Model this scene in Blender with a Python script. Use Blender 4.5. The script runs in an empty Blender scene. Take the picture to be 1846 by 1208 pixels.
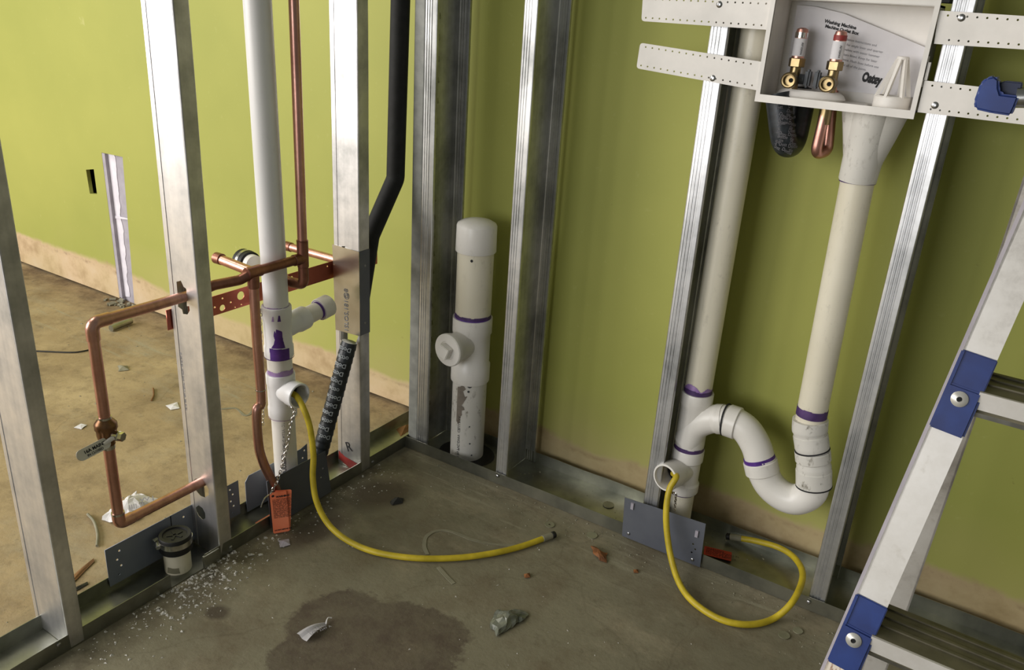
import bpy, bmesh, math, random
from mathutils import Matrix, Vector, noise
random.seed(7)
S = bpy.context.scene
COL = S.collection
PI = math.pi
# ---------------------------------------------------------------- camera
FPX, CX, CY = 1479.8, 923.0, 604.0
CAMP = Vector((0, 0, 1.03))
RM = Matrix(((0.8389575512574884, 0.5407966149737171, 0.06073918357212163),
             (0.24934583741601074, -0.28279332741718627, -0.9262043982467499),
             (-0.48371156751864747, 0.7921912365087644, -0.3720969823142452)))
cam_d = bpy.data.cameras.new('camera'); cam = bpy.data.objects.new('camera', cam_d); COL.objects.link(cam)
cam_d.sensor_width = 36; cam_d.lens = FPX * 36 / 1846; cam_d.clip_start = 0.02
r, d_, f_ = RM
mw = Matrix(((r[0], -d_[0], -f_[0], CAMP[0]), (r[1], -d_[1], -f_[1], CAMP[1]), (r[2], -d_[2], -f_[2], CAMP[2]), (0, 0, 0, 1)))
cam.matrix_world = mw
S.camera = cam
# ---------------------------------------------------------------- world, lights, exposure
w = bpy.data.worlds.new('world'); S.world = w; w.use_nodes = True
w.node_tree.nodes['Background'].inputs[0].default_value = (0.80, 0.83, 0.74, 1)
w.node_tree.nodes['Background'].inputs[1].default_value = 0.19


def area(name, loc, aim, sx, sy, power, colr):
    l = bpy.data.lights.new(name, 'AREA'); l.shape = 'RECTANGLE'; l.size = sx; l.size_y = sy
    l.energy = power; l.color = colr
    o = bpy.data.objects.new(name, l); COL.objects.link(o)
    o.location = loc
    o.rotation_euler = (Vector(aim) - Vector(loc)).to_track_quat('-Z', 'Y').to_euler()
    return o


area('daylight_window_left', (-3.7, -1.8, 1.55), (-1.7, 1.4, 0.5), 3.2, 1.9, 168, (1.0, 0.965, 0.93))
area('glass_door_behind', (-1.15, -2.2, 1.05), (-0.75, 1.4, 0.9), 1.5, 1.25, 36, (0.98, 0.98, 1.0))
area('left_wall_fill_light', (-2.6, 0.3, 2.45), (-2.4, 0.75, 0.0), 1.2, 0.6, 19, (1.0, 0.93, 0.78))  # warm fill added to brighten the left wall; no lamp is seen there
S.view_settings.view_transform = 'Standard'; S.view_settings.look = 'None'
S.view_settings.exposure = 0.0; S.view_settings.gamma = 1.0; S.view_settings.use_curve_mapping = False


# ---------------------------------------------------------------- placing: photo pixel -> point on a real plane
def ray(px, py):
    return RM.transposed() @ Vector(((px - CX) / FPX, (py - CY) / FPX, 1.0))


def onp(px, py, ax, v):
    d = ray(px, py); return CAMP + d * ((v - CAMP[ax]) / d[ax])


def onx(px, py, x): return onp(px, py, 0, x)
def ony(px, py, y): return onp(px, py, 1, y)
def onz(px, py, z=0.0): return onp(px, py, 2, z)


# ---------------------------------------------------------------- materials
def lin(c):
    return tuple(((v / 255) / 12.92 if v / 255 <= .04045 else ((v / 255 + .055) / 1.055) ** 2.4) for v in c) + (1,)


class NT:
    def __init__(s, name):
        s.m = bpy.data.materials.new(name); s.m.use_nodes = True
        s.n = s.m.node_tree.nodes; s.l = s.m.node_tree.links
        s.b = s.n['Principled BSDF']

    def node(s, t, **k):
        n = s.n.new(t)
        for a, v in k.items(): setattr(n, a, v)
        return n

    def link(s, a, b): s.l.new(a, b)

    def noise(s, scale, detail=4, rough=.55, vec=None, stretch=None, world=False):
        if vec is None:
            tc = s.node('ShaderNodeTexCoord'); vec = tc.outputs['Object']
            if world:
                g = s.node('ShaderNodeNewGeometry'); vec = g.outputs['Position']
        if stretch:
            mp = s.node('ShaderNodeMapping'); mp.inputs['Scale'].default_value = stretch
            s.link(vec, mp.inputs[0]); vec = mp.outputs[0]
        n = s.node('ShaderNodeTexNoise'); n.inputs['Scale'].default_value = scale
        n.inputs['Detail'].default_value = detail; n.inputs['Roughness'].default_value = rough
        s.link(vec, n.inputs['Vector']); return n.outputs['Fac']

    def ramp(s, fac, stops, interp='LINEAR'):
        r_ = s.node('ShaderNodeValToRGB'); r_.color_ramp.interpolation = interp
        e = r_.color_ramp.elements
        while len(e) < len(stops): e.new(0.5)
        for i, (p, c) in enumerate(stops):
            e[i].position = p; e[i].color = c if len(c) == 4 else tuple(c) + (1,)
        s.link(fac, r_.inputs[0]); return r_.outputs[0]

    def mix(s, fac, a, b, bt='MIX'):
        m = s.node('ShaderNodeMix', data_type='RGBA', blend_type=bt)
        for i, v in ((0, fac), (6, a), (7, b)):
            if hasattr(v, 'links'): s.link(v, m.inputs[i])
            else: m.inputs[i].default_value = v
        return m.outputs[2]

    def math(s, op, a, b=0.0, c=None, clamp=False):
        m = s.node('ShaderNodeMath', operation=op); m.use_clamp = clamp
        for i, v in enumerate((a, b) if c is None else (a, b, c)):
            if hasattr(v, 'links'): s.link(v, m.inputs[i])
            else: m.inputs[i].default_value = v
        return m.outputs[0]

    def bump(s, h, strength, dist=.002):
        b = s.node('ShaderNodeBump'); b.inputs['Strength'].default_value = strength
        b.inputs['Distance'].default_value = dist
        s.link(h, b.inputs['Height']); s.link(b.outputs[0], s.b.inputs['Normal'])

    def col(s, c):
        if hasattr(c, 'links'): s.link(c, s.b.inputs['Base Color'])
        else: s.b.inputs['Base Color'].default_value = c

    def set(s, rough=None, metal=None, spec=None, coat=None):
        for k, v in (('Roughness', rough), ('Metallic', metal), ('Specular IOR Level', spec), ('Coat Weight', coat)):
            if v is None: continue
            if hasattr(v, 'links'): s.link(v, s.b.inputs[k])
            else: s.b.inputs[k].default_value = v


def mottled(name, c1, c2, scale=20, rough=.6, metal=0, spec=.5, bump=0, lo=.35, hi=.7, detail=5, stretch=None, world=False, coat=0):
    t = NT(name); f = t.noise(scale, detail, stretch=stretch, world=world)
    t.col(t.ramp(f, [(lo, lin(c1)), (hi, lin(c2))])); t.set(rough, metal, spec, coat)
    if bump: t.bump(f, bump)
    return t.m


def m_galv(name, c1, c2, rough, streak=(60, 60, .8), sc=1.0):
    t = NT(name)
    f = t.noise(sc, 3, stretch=streak); g = t.noise(7, 5, .65)
    c = t.ramp(f, [(.3, lin(c1)), (.75, lin(c2))])
    c = t.mix(.75, c, t.ramp(g, [(.3, lin((150, 152, 150))), (.6, lin((255, 255, 255)))]), 'MULTIPLY')
    t.col(c); t.set(t.ramp(g, [(.3, (rough + .1,) * 3), (.7, (rough - .03,) * 3)]), 1.0)
    t.bump(f, .08, .0006)
    return t.m


M = {}
M['galv_a'] = m_galv('galvanised_steel_web', (214, 213, 214), (236, 234, 233), .40)
M['galv_b'] = m_galv('galvanised_steel_ribbed', (205, 206, 208), (240, 240, 240), .38)
M['track'] = mottled('galvanised_track', (128, 130, 122), (186, 186, 172), 9, .36, .95, bump=.15, detail=6, world=True)
M['plate'] = mottled('dark_steel_plate', (88, 92, 102), (112, 115, 122), 6, .5, .35, bump=.05)
M['plate_blue'] = mottled('bluish_steel_plate', (122, 130, 146), (146, 152, 164), 6, .45, .15)
M['galv_dull'] = mottled('dull_galvanised', (128, 130, 126), (156, 157, 152), 30, .5, .2)
M['nailplate'] = mottled('bright_steel_plate', (176, 172, 160), (205, 202, 192), 14, .27, 1.0)
M['screw'] = mottled('zinc_screw', (150, 150, 150), (200, 200, 200), 60, .3, 1.0)
M['dark'] = mottled('black_void', (10, 10, 9), (18, 18, 16), 30, .9)
M['rubber'] = mottled('black_rubber', (9, 9, 9), (18, 18, 18), 40, .55)
M['foam'] = mottled('black_foam_insulation', (16, 17, 18), (28, 29, 30), 60, .75, bump=.2)
M['tape'] = mottled('printed_black_tape', (26, 30, 34), (48, 54, 60), 90, .38)
M['steelband'] = mottled('steel_band', (170, 168, 160), (215, 213, 205), 60, .25, 1.0)
M['brass'] = mottled('brass', (130, 112, 80), (172, 152, 112), 30, .32, 1.0)
M['brass_dark'] = mottled('tarnished_brass', (92, 66, 48), (140, 106, 78), 40, .35, 1.0)
M['chrome'] = mottled('chrome', (170, 165, 160), (220, 215, 210), 30, .15, 1.0)
M['white'] = mottled('white_plastic', (214, 210, 203), (232, 227, 220), 14, .42, world=True)
M['paper'] = mottled('white_paper', (206, 203, 205), (226, 224, 226), 12, .8)
M['ink'] = mottled('black_print', (22, 22, 24), (34, 34, 36), 60, .7)
M['greyink'] = mottled('faded_grey_print', (120, 118, 122), (150, 148, 152), 60, .8)
M['whiteink'] = mottled('white_print', (185, 192, 198), (220, 225, 228), 60, .6)
M['yellow'] = mottled('yellow_rubber_hose', (170, 150, 28), (212, 188, 46), 25, .48, bump=.1)
M['orange'] = mottled('orange_plastic_tag', (242, 122, 82), (250, 146, 108), 16, .5)
M['redtag'] = mottled('red_plastic_tag', (170, 50, 30), (195, 66, 44), 16, .5)
M['purple'] = mottled('purple_primer', (66, 30, 116), (98, 58, 146), 35, .5)
M['lilac'] = mottled('faded_purple_primer', (138, 104, 168), (178, 152, 194), 35, .5)
M['violet_dark'] = mottled('dark_purple_primer', (62, 40, 88), (92, 66, 116), 35, .5)
M['blue'] = mottled('blue_plastic', (16, 36, 92), (26, 54, 120), 22, .45, bump=.1)
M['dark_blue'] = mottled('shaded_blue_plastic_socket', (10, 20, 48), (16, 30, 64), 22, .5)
M['mud'] = mottled('brown_grey_smudge', (112, 104, 94), (134, 124, 112), 60, .7)
M['wood'] = mottled('brown_cardboard', (104, 72, 38), (136, 98, 56), 18, .85)
M['leaf'] = mottled('orange_brown_scrap', (96, 58, 28), (150, 94, 46), 30, .7)
M['lavender'] = mottled('torn_grey_paper', (206, 202, 212), (222, 218, 226), 30, .85, bump=.3)
M['studgrey'] = mottled('exposed_grey_board', (152, 147, 156), (168, 163, 172), 25, .75)
M['greyplastic'] = mottled('dark_grey_knob', (52, 56, 60), (74, 78, 82), 30, .5)
M['redmark'] = mottled('red_paint', (120, 34, 32), (150, 52, 46), 30, .5)
M['film'] = mottled('grey_plastic_film', (78, 82, 74), (120, 122, 108), 22, .22, bump=.3)
M['disc'] = mottled('dusty_metal_disc', (124, 122, 100), (146, 144, 120), 30, .5, .3)
M['crumb'] = mottled('pale_crumbs', (150, 146, 136), (205, 202, 194), 300, .6)
M['smear'] = mottled('dried_adhesive', (122, 118, 98), (142, 138, 118), 30, .7)


def m_pvc(name, c1, c2, dirt):
    t = NT(name)
    g = t.noise(5, 3); a = t.noise(75, 6, .7, stretch=(1, 1, .5)); b = t.noise(11, 4)
    c = t.ramp(g, [(.3, lin(c1)), (.7, lin(c2))])
    d = t.math('MULTIPLY', t.ramp(a, [(.56, (0, 0, 0)), (.74, (1, 1, 1))]), t.ramp(b, [(.38, (0, 0, 0)), (.72, (dirt,) * 3)]))
    c = t.mix(d, c, lin((118, 112, 98))); t.col(c)
    t.set(.34, 0, .5); t.bump(a, .03, .0005)
    return t.m


M['pvc'] = m_pvc('white_pvc', (222, 218, 210), (232, 229, 224), .35)
M['pvc_cool'] = m_pvc('cool_white_pvc', (226, 226, 228), (236, 236, 238), .15)
M['pvc_cream'] = m_pvc('cream_pvc', (212, 205, 184), (224, 218, 199), .55)
M['pvc_dirty'] = m_pvc('dirty_white_pvc', (205, 202, 194), (218, 215, 208), 2.2)


def m_copper(name, c1, c2, rough=.3):
    t = NT(name); f = t.noise(14, 6, .7); g = t.noise(50, 4, .6, stretch=(1, 1, .15))
    c = t.ramp(f, [(.3, lin(c1)), (.7, lin(c2))])
    c = t.mix(.35, c, t.ramp(g, [(.35, lin((120, 90, 80))), (.65, lin((255, 235, 225)))]), 'MULTIPLY')
    t.col(c); t.set(t.ramp(f, [(.3, (rough + .12,) * 3), (.7, (rough,) * 3)]), 1.0); return t.m


M['copper'] = m_copper('copper_pipe', (206, 152, 138), (232, 186, 172))
M['copper_dark'] = m_copper('heat_darkened_copper', (134, 96, 84), (184, 132, 116), .34)
M['copper_strap'] = mottled('copper_coated_strap', (176, 96, 82), (206, 122, 104), 8, .36, .85)


def m_wall():
    t = NT('olive_green_paint')
    g = t.node('ShaderNodeNewGeometry'); sp = t.node('ShaderNodeSeparateXYZ'); t.link(g.outputs['Position'], sp.inputs[0])
    big = t.noise(1.3, 4, world=True); fine = t.noise(60, 3, world=True); edge = t.noise(9, 6, .65, world=True)
    edge2 = t.noise(2.2, 3, world=True)
    green = t.ramp(big, [(.3, lin((147, 151, 74))), (.7, lin((164, 165, 84)))])
    green = t.mix(t.ramp(fine, [(.64, (0, 0, 0)), (.80, (.25,) * 3)]), green, lin((178, 176, 110)))
    raw = t.ramp(edge, [(.3, lin((158, 132, 98))), (.52, lin((196, 172, 138))), (.75, lin((204, 184, 156)))])
    h = t.math('ADD', sp.outputs['Z'], t.math('MULTIPLY', t.math('SUBTRACT', edge, .5), .055))
    h = t.math('ADD', h, t.math('MULTIPLY', t.math('SUBTRACT', edge2, .5), .07))
    # raw band is taller at the far left
    lf = t.math('MULTIPLY', t.math('SUBTRACT', t.math('MULTIPLY', sp.outputs['X'], -1.0), 1.6, clamp=True), .03, clamp=True)
    h = t.math('SUBTRACT', h, lf)
    k = t.ramp(h, [(.074, (1, 1, 1)), (.088, (0, 0, 0))])
    rs_ = t.math('MULTIPLY_ADD', sp.outputs['X'], 4.0, 4.8, clamp=True)
    raw = t.mix(t.math('MULTIPLY', rs_, .45), raw, t.ramp(edge, [(.35, lin((112, 96, 66))), (.7, lin((158, 146, 106)))]))
    c = t.mix(k, green, raw)
    # scuffed rough line along the old base adhesive
    band = t.math('ABSOLUTE', t.math('SUBTRACT', h, .070)); ln = t.ramp(band, [(.0, (1, 1, 1)), (.010, (0, 0, 0))])
    sc = t.math('MULTIPLY', ln, t.ramp(edge, [(.50, (0, 0, 0)), (.62, (.8,) * 3)]))
    c = t.mix(sc, c, lin((120, 92, 66)))
    sp2 = t.noise(17, 6, .7, world=True, stretch=(1, 1, .6)); c = t.mix(t.ramp(sp2, [(.70, (0, 0, 0)), (.74, (.35,) * 3)]), c, lin((190, 186, 128)))
    sp3 = t.noise(23, 5, .7, world=True); c = t.mix(t.ramp(sp3, [(.25, (.35,) * 3), (.29, (0, 0, 0))]), c, lin((92, 88, 48)))
    # dusty hand-height film fading to the paint
    dust = t.math('MULTIPLY', t.ramp(sp.outputs['Z'], [(.08, (1, 1, 1)), (.24, (0, 0, 0))]), t.ramp(edge2, [(.35, (0, 0, 0)), (.65, (.55,) * 3)]))
    c = t.mix(dust, c, lin((176, 162, 112)))
    t.col(c); t.set(.62, 0, .35); t.bump(fine, .06, .001)
    return t.m


def m_floor():
    t = NT('stained_concrete')
    g = t.node('ShaderNodeNewGeometry'); P = g.outputs['Position']; sp = t.node('ShaderNodeSeparateXYZ'); t.link(P, sp.inputs[0])
    n1 = t.noise(1.9, 6, .6, world=True); n2 = t.noise(9, 8, .7, world=True); n3 = t.noise(90, 5, .7, world=True); n4 = t.noise(4.2, 5, .6, world=True)
    grey = t.ramp(n1, [(.3, lin((110, 105, 86))), (.7, lin((134, 128, 106)))])
    tan = t.ramp(n4, [(.3, lin((146, 126, 92))), (.7, lin((180, 160, 122)))])
    side = t.ramp(t.math('MULTIPLY', sp.outputs['X'], -1.0), [(1.16, (0, 0, 0)), (1.22, (1, 1, 1))])
    sx = t.math('MULTIPLY_ADD', sp.outputs['X'], -8.0, -9.4, clamp=True)
    c = t.mix(sx, grey, tan)  # tan past the partition: own tone plus bounced light put into the colour
    c = t.mix(t.ramp(n2, [(.46, (0, 0, 0)), (.68, (.5,) * 3)]), c, lin((92, 76, 56)))
    n5 = t.noise(3.1, 7, .72, world=True, stretch=(1, 1.6, 1)); c = t.mix(t.ramp(n5, [(.52, (0, 0, 0)), (.66, (.5,) * 3)]), c, lin((158, 148, 124)))
    n6 = t.noise(26, 6, .75, world=True); c = t.mix(t.ramp(n6, [(.30, (.45,) * 3), (.46, (0, 0, 0))]), c, lin((84, 74, 56)))
    vo_ = t.node('ShaderNodeTexVoronoi', feature='DISTANCE_TO_EDGE'); vo_.inputs['Scale'].default_value = 1.15
    wv_ = t.node('ShaderNodeVectorMath', operation='ADD'); nn_ = t.node('ShaderNodeTexNoise'); nn_.inputs['Scale'].default_value = 5; nn_.inputs['Detail'].default_value = 6; t.link(P, nn_.inputs['Vector'])
    sc_ = t.node('ShaderNodeVectorMath', operation='SCALE'); sc_.inputs['Scale'].default_value = .16; t.link(nn_.outputs['Color'], sc_.inputs[0]); t.link(P, wv_.inputs[0]); t.link(sc_.outputs[0], wv_.inputs[1]); t.link(wv_.outputs[0], vo_.inputs['Vector'])
    c = t.mix(t.ramp(vo_.outputs['Distance'], [(.0, (.22,) * 3), (.004, (0, 0, 0))]), c, lin((76, 66, 50)))
    c = t.mix(t.ramp(n3, [(.66, (0, 0, 0)), (.8, (.35,) * 3)]), c, lin((170, 164, 148)))
    c = t.mix(t.ramp(n3, [(.22, (.35,) * 3), (.36, (0, 0, 0))]), c, lin((70, 64, 52)))

    def blob(cx, cy, rx, ry, rot=0.0, wob=.35):
        mp = t.node('ShaderNodeMapping'); mp.vector_type = 'TEXTURE'
        mp.inputs['Location'].default_value = (cx, cy, 0); mp.inputs['Rotation'].default_value = (0, 0, rot); mp.inputs['Scale'].default_value = (rx, ry, 1)
        t.link(P, mp.inputs[0]); ln = t.node('ShaderNodeVectorMath', operation='LENGTH'); t.link(mp.outputs[0], ln.inputs[0])
        return t.math('ADD', ln.outputs['Value'], t.math('MULTIPLY', t.math('SUBTRACT', n2, .5), wob * 2.2))
    b1 = blob(-.835, .835, .085, .095); b2 = blob(-.725, .90, .11, .07, .3); b3 = blob(-.69, .80, .12, .10, .4, .5); b4 = blob(-.80, .74, .08, .06)
    wet = t.math('MINIMUM', t.math('MINIMUM', b1, b2), t.math('MINIMUM', b3, b4))
    wet = t.math('ADD', wet, t.math('MULTIPLY', t.math('SUBTRACT', t.noise(34, 6, .75, world=True), .5), .55))
    wet = t.ramp(wet, [(.90, (1, 1, 1)), (1.02, (0, 0, 0))])
    c = t.mix(t.math('MULTIPLY', wet, t.ramp(t.math('ADD', t.math('MULTIPLY', n4, .5), t.math('MULTIPLY', n6, .5)), [(.36, (.35,) * 3), (.58, (1,) * 3)])), c, lin((80, 69, 59)))
    # oily spots and the dirt line beside the left track
    st_ = t.noise(1.0, 5, .65, world=True, stretch=(5, 42, 1)); sy = t.math('ABSOLUTE', t.math('SUBTRACT', sp.outputs['Y'], 1.34)); sy = t.ramp(sy, [(.02, (1, 1, 1)), (.16, (0, 0, 0))])
    c = t.mix(t.math('MULTIPLY', sy, t.ramp(st_, [(.56, (0, 0, 0)), (.66, (.5,) * 3)])), c, lin((158, 154, 132)))
    d1 = blob(-1.045, 1.20, .07, .10, -.3, .5); d2 = blob(-1.02, .73, .03, .025, 0, .9); d3 = blob(-1.06, 1.01, .10, .05, 1.5, .6)
    dk = t.ramp(t.math('MINIMUM', t.math('MINIMUM', d1, d2), d3), [(.5, (.75,) * 3), (1.05, (0, 0, 0))])
    c = t.mix(dk, c, lin((62, 50, 40)))
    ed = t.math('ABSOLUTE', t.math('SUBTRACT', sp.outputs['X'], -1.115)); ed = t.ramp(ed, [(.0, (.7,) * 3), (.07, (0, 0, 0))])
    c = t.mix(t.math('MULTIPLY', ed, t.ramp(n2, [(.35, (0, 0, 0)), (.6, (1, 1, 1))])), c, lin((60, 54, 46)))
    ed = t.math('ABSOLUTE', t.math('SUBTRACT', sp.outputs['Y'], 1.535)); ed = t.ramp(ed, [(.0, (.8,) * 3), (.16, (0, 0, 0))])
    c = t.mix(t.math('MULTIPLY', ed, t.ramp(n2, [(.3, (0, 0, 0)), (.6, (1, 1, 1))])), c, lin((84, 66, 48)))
    t.col(c); t.set(t.ramp(wet, [(0, (.72,) * 3), (1, (.55,) * 3)]), 0, .35)
    t.bump(t.math('ADD', n2, t.math('MULTIPLY', n3, .6)), .5, .003)
    return t.m


def m_ladder():
    t = NT('dirty_white_aluminium'); f = t.noise(7, 6, .7); g = t.noise(40, 4)
    c = t.ramp(f, [(.32, lin((160, 154, 146))), (.5, lin((206, 202, 195))), (.7, lin((220, 217, 212)))])
    c = t.mix(t.ramp(g, [(.62, (0, 0, 0)), (.75, (.4,) * 3)]), c, lin((140, 126, 104)))
    t.col(c); t.set(.42, .35); return t.m


def m_paintedwood():
    t = NT('worn_painted_rail_end'); f = t.noise(1.0, 3, stretch=(150, 150, 6))
    t.col(t.ramp(f, [(.45, lin((216, 205, 188))), (.52, lin((150, 112, 86))), (.58, lin((216, 205, 188)))])); t.set(.6); return t.m


M['wall'] = m_wall(); M['floor'] = m_floor(); M['ladder'] = m_ladder(); M['worn'] = m_paintedwood()
M['lightmetal'] = mottled('light_metal_rivet', (182, 180, 172), (206, 204, 196), 40, .3, .4)
M['tread'] = mottled('grey_aluminium_tread', (104, 100, 82), (128, 122, 102), 30, .5, .6)
M['alu'] = mottled('bare_aluminium', (150, 150, 148), (190, 190, 188), 40, .3, 1.0)


# ---------------------------------------------------------------- mesh helpers
def link(name, me, mat, parent=None, smooth=False):
    o = bpy.data.objects.new(name, me); COL.objects.link(o)
    if mat is not None:
        me.materials.clear(); me.materials.append(M[mat] if isinstance(mat, str) else mat)
    if parent is not None:
        o.parent = parent; o.matrix_parent_inverse = Matrix.Translation(-parent.location)
    if smooth:
        for p in me.polygons: p.use_smooth = True
    return o


def obj(name, bm, mat, parent=None, smooth=False):
    me = bpy.data.meshes.new(name); bm.to_mesh(me); bm.free()
    o = link(name, me, mat, parent, smooth)
    if smooth:
        try: me.set_sharp_from_angle(angle=math.radians(38))
        except Exception: pass
    return o


def tag(o, label, cat=None, group=None, kind=None):
    if label: o['label'] = label
    if cat: o['category'] = cat
    if group: o['group'] = group
    if kind: o['kind'] = kind
    return o


def thing(name, loc, label, cat, group=None):
    o = bpy.data.objects.new(name, None); o.empty_display_size = .03; COL.objects.link(o); o.location = loc
    return tag(o, label, cat, group)


def box(bm, a, b, mx=None, bev=0):
    a = Vector(a); b = Vector(b); g = bmesh.ops.create_cube(bm, size=1)
    for v in g['verts']:
        v.co = Vector(((a[i] + b[i]) / 2 + v.co[i] * (b[i] - a[i])) for i in range(3))
    if bev:
        es = list({e for v in g['verts'] for e in v.link_edges})
        rr = bmesh.ops.bevel(bm, geom=es, offset=bev, segments=2, affect='EDGES', clamp_overlap=True)
        vs = {v for f in rr['faces'] for v in f.verts}
        vs |= {v for v in g['verts'] if v.is_valid}
    else: vs = set(g['verts'])
    if mx is not None:
        for v in vs: v.co = mx @ v.co
    return vs


def frame(O, U, V=None):
    """matrix whose z axis is U (an axis to spin round)"""
    z = Vector(U).normalized(); h = Vector((0, 0, 1)) if abs(z.z) < .9 else Vector((0, 1, 0))
    if V is not None: h = Vector(V)
    x = h.cross(z).normalized(); y = z.cross(x)
    O = Vector(O)
    return Matrix(((x[0], y[0], z[0], O[0]), (x[1], y[1], z[1], O[1]), (x[2], y[2], z[2], O[2]), (0, 0, 0, 1)))


def pframe(O, U, V):
    """plane frame: local x=U, y=V, z=UxV"""
    x = Vector(U).normalized(); y = Vector(V).normalized(); z = x.cross(y).normalized(); O = Vector(O)
    return Matrix(((x[0], y[0], z[0], O[0]), (x[1], y[1], z[1], O[1]), (x[2], y[2], z[2], O[2]), (0, 0, 0, 1)))


def lathe(bm, prof, mx, seg=32, closed=False):
    rings = []
    for (rr, z) in prof:
        if rr < 1e-6: rings.append([bm.verts.new(mx @ Vector((0, 0, z)))])
        else: rings.append([bm.verts.new(mx @ Vector((rr * math.cos(2 * PI * i / seg), rr * math.sin(2 * PI * i / seg), z))) for i in range(seg)])
    prs = list(zip(rings[:-1], rings[1:])) + ([(rings[-1], rings[0])] if closed else [])
    for A, B in prs:
        for i in range(seg):
            j = (i + 1) % seg
            if len(A) == 1 and len(B) == 1: continue
            if len(A) == 1: bm.faces.new((A[0], B[j], B[i]))
            elif len(B) == 1: bm.faces.new((A[i], A[j], B[0]))
            else: bm.faces.new((A[i], A[j], B[j], B[i]))


def cyl(bm, a, b, r1, r2=None, seg=32, bev=0.0):
    a = Vector(a); b = Vector(b); L = (b - a).length; r2 = r1 if r2 is None else r2
    p = [(0, 0), (r1 - bev, 0), (r1, bev), (r2, L - bev), (r2 - bev, L), (0, L)] if bev else [(0, 0), (r1, 0), (r2, L), (0, L)]
    lathe(bm, p, frame(a, b - a), seg)


def catmull(P, n=8):
    P = [Vector(p) for p in P]; Q = [2 * P[0] - P[1]] + P + [2 * P[-1] - P[-2]]; out = []
    for i in range(1, len(Q) - 2):
        for k in range(n):
            t = k / n; a, b, c, d = Q[i - 1:i + 3]
            out.append(.5 * ((2 * b) + (c - a) * t + (2 * a - 5 * b + 4 * c - d) * t * t + (3 * b - a - 3 * c + d) * t ** 3))
    out.append(P[-1]); return out


def fillet(P, rad, n=8):
    P = [Vector(p) for p in P]; out = [P[0]]
    for i in range(1, len(P) - 1):
        a = (P[i - 1] - P[i]); b = (P[i + 1] - P[i]); ang = a.angle(b); rr = rad[i - 1] if isinstance(rad, (list, tuple)) else rad
        L = min(rr / max(math.tan(ang / 2), 1e-4), a.length * .49, b.length * .49); a.normalize(); b.normalize()
        s = P[i] + a * L; e = P[i] + b * L
        for k in range(n + 1):
            t = k / n; out.append((1 - t) ** 2 * s + 2 * t * (1 - t) * P[i] + t * t * e)
    out.append(P[-1]); return out


def sweep(bm, path, r_, seg=20, cap=True):
    path = [Vector(p) for p in path]; n = len(path); rings = []
    T = [(path[min(i + 1, n - 1)] - path[max(i - 1, 0)]).normalized() for i in range(n)]
    h = Vector((0, 0, 1)) if abs(T[0].z) < .9 else Vector((0, 1, 0)); x = h.cross(T[0]).normalized()
    for i in range(n):
        x = (x - T[i] * x.dot(T[i])).normalized(); y = T[i].cross(x)
        rr = r_(i / (n - 1)) if callable(r_) else r_
        rings.append([bm.verts.new(path[i] + (x * math.cos(2 * PI * k / seg) + y * math.sin(2 * PI * k / seg)) * rr) for k in range(seg)])
    for A, B in zip(rings[:-1], rings[1:]):
        for i in range(seg):
            j = (i + 1) % seg; bm.faces.new((A[i], A[j], B[j], B[i]))
    if cap:
        bm.faces.new(list(reversed(rings[0]))); bm.faces.new(rings[-1])


def plate(name, outline, holes, th, mx, mat, parent=None):
    """flat sheet with real holes; outline in the plane's x,y; thickness along local z from 0 to th"""
    cu = bpy.data.curves.new(name, 'CURVE'); cu.dimensions = '2D'; cu.fill_mode = 'BOTH'; cu.extrude = th / 2
    for poly in [outline] + list(holes):
        sp = cu.splines.new('POLY'); sp.points.add(len(poly) - 1)
        for p, q in zip(sp.points, poly): p.co = (q[0], q[1], 0, 1)
        sp.use_cyclic_u = True
    t = bpy.data.objects.new(name + '_c', cu); me = bpy.data.meshes.new_from_object(t)
    bpy.data.objects.remove(t); bpy.data.curves.remove(cu)
    me.transform(mx @ Matrix.Translation((0, 0, th / 2))); me.name = name
    return link(name, me, mat, parent)


def circ(x, y, rr, n=16, ry=None):
    return [(x + rr * math.cos(2 * PI * k / n), y + (ry or rr) * math.sin(2 * PI * k / n)) for k in range(n)]


def rect(x0, y0, x1, y1, rr=0, n=5):
    if not rr: return [(x0, y0), (x1, y0), (x1, y1), (x0, y1)]
    o = []
    for cx, cy, a in ((x1 - rr, y0 + rr, -PI / 2), (x1 - rr, y1 - rr, 0), (x0 + rr, y1 - rr, PI / 2), (x0 + rr, y0 + rr, PI)):
        for k in range(n + 1): o.append((cx + rr * math.cos(a + k / n * PI / 2), cy + rr * math.sin(a + k / n * PI / 2)))
    return o


def textmesh(s, size, align='LEFT', bold=0, extr=0.0002, sx=1.0, space=1.0):
    cu = bpy.data.curves.new('t', 'FONT'); cu.body = s; cu.size = size; cu.align_x = align; cu.offset = bold; cu.resolution_u = 3
    cu.extrude = extr; cu.space_line = space
    t = bpy.data.objects.new('t', cu); me = bpy.data.meshes.new_from_object(t)
    bpy.data.objects.remove(t); bpy.data.curves.remove(cu)
    if sx != 1: me.transform(Matrix.Scale(sx, 4, (1, 0, 0)))
    return me


def text(name, s, size, mx, mat, parent=None, **k):
    me = textmesh(s, size, **k); me.transform(mx); me.name = name; return link(name, me, mat, parent)


def text_cyl(name, s, size, origin, axis_dir, ang0, rad, mat, parent=None, **k):
    """text running along a vertical pipe; axis_dir +1 up / -1 down"""
    me = textmesh(s, size, **k)
    for v in me.vertices:
        a = ang0 - axis_dir * (v.co.y / rad) * -1; rr = rad + .0004 + v.co.z
        v.co = Vector((origin[0] + rr * math.cos(a), origin[1] + rr * math.sin(a), origin[2] + axis_dir * v.co.x))
    return link(name, me, mat, parent)


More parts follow.
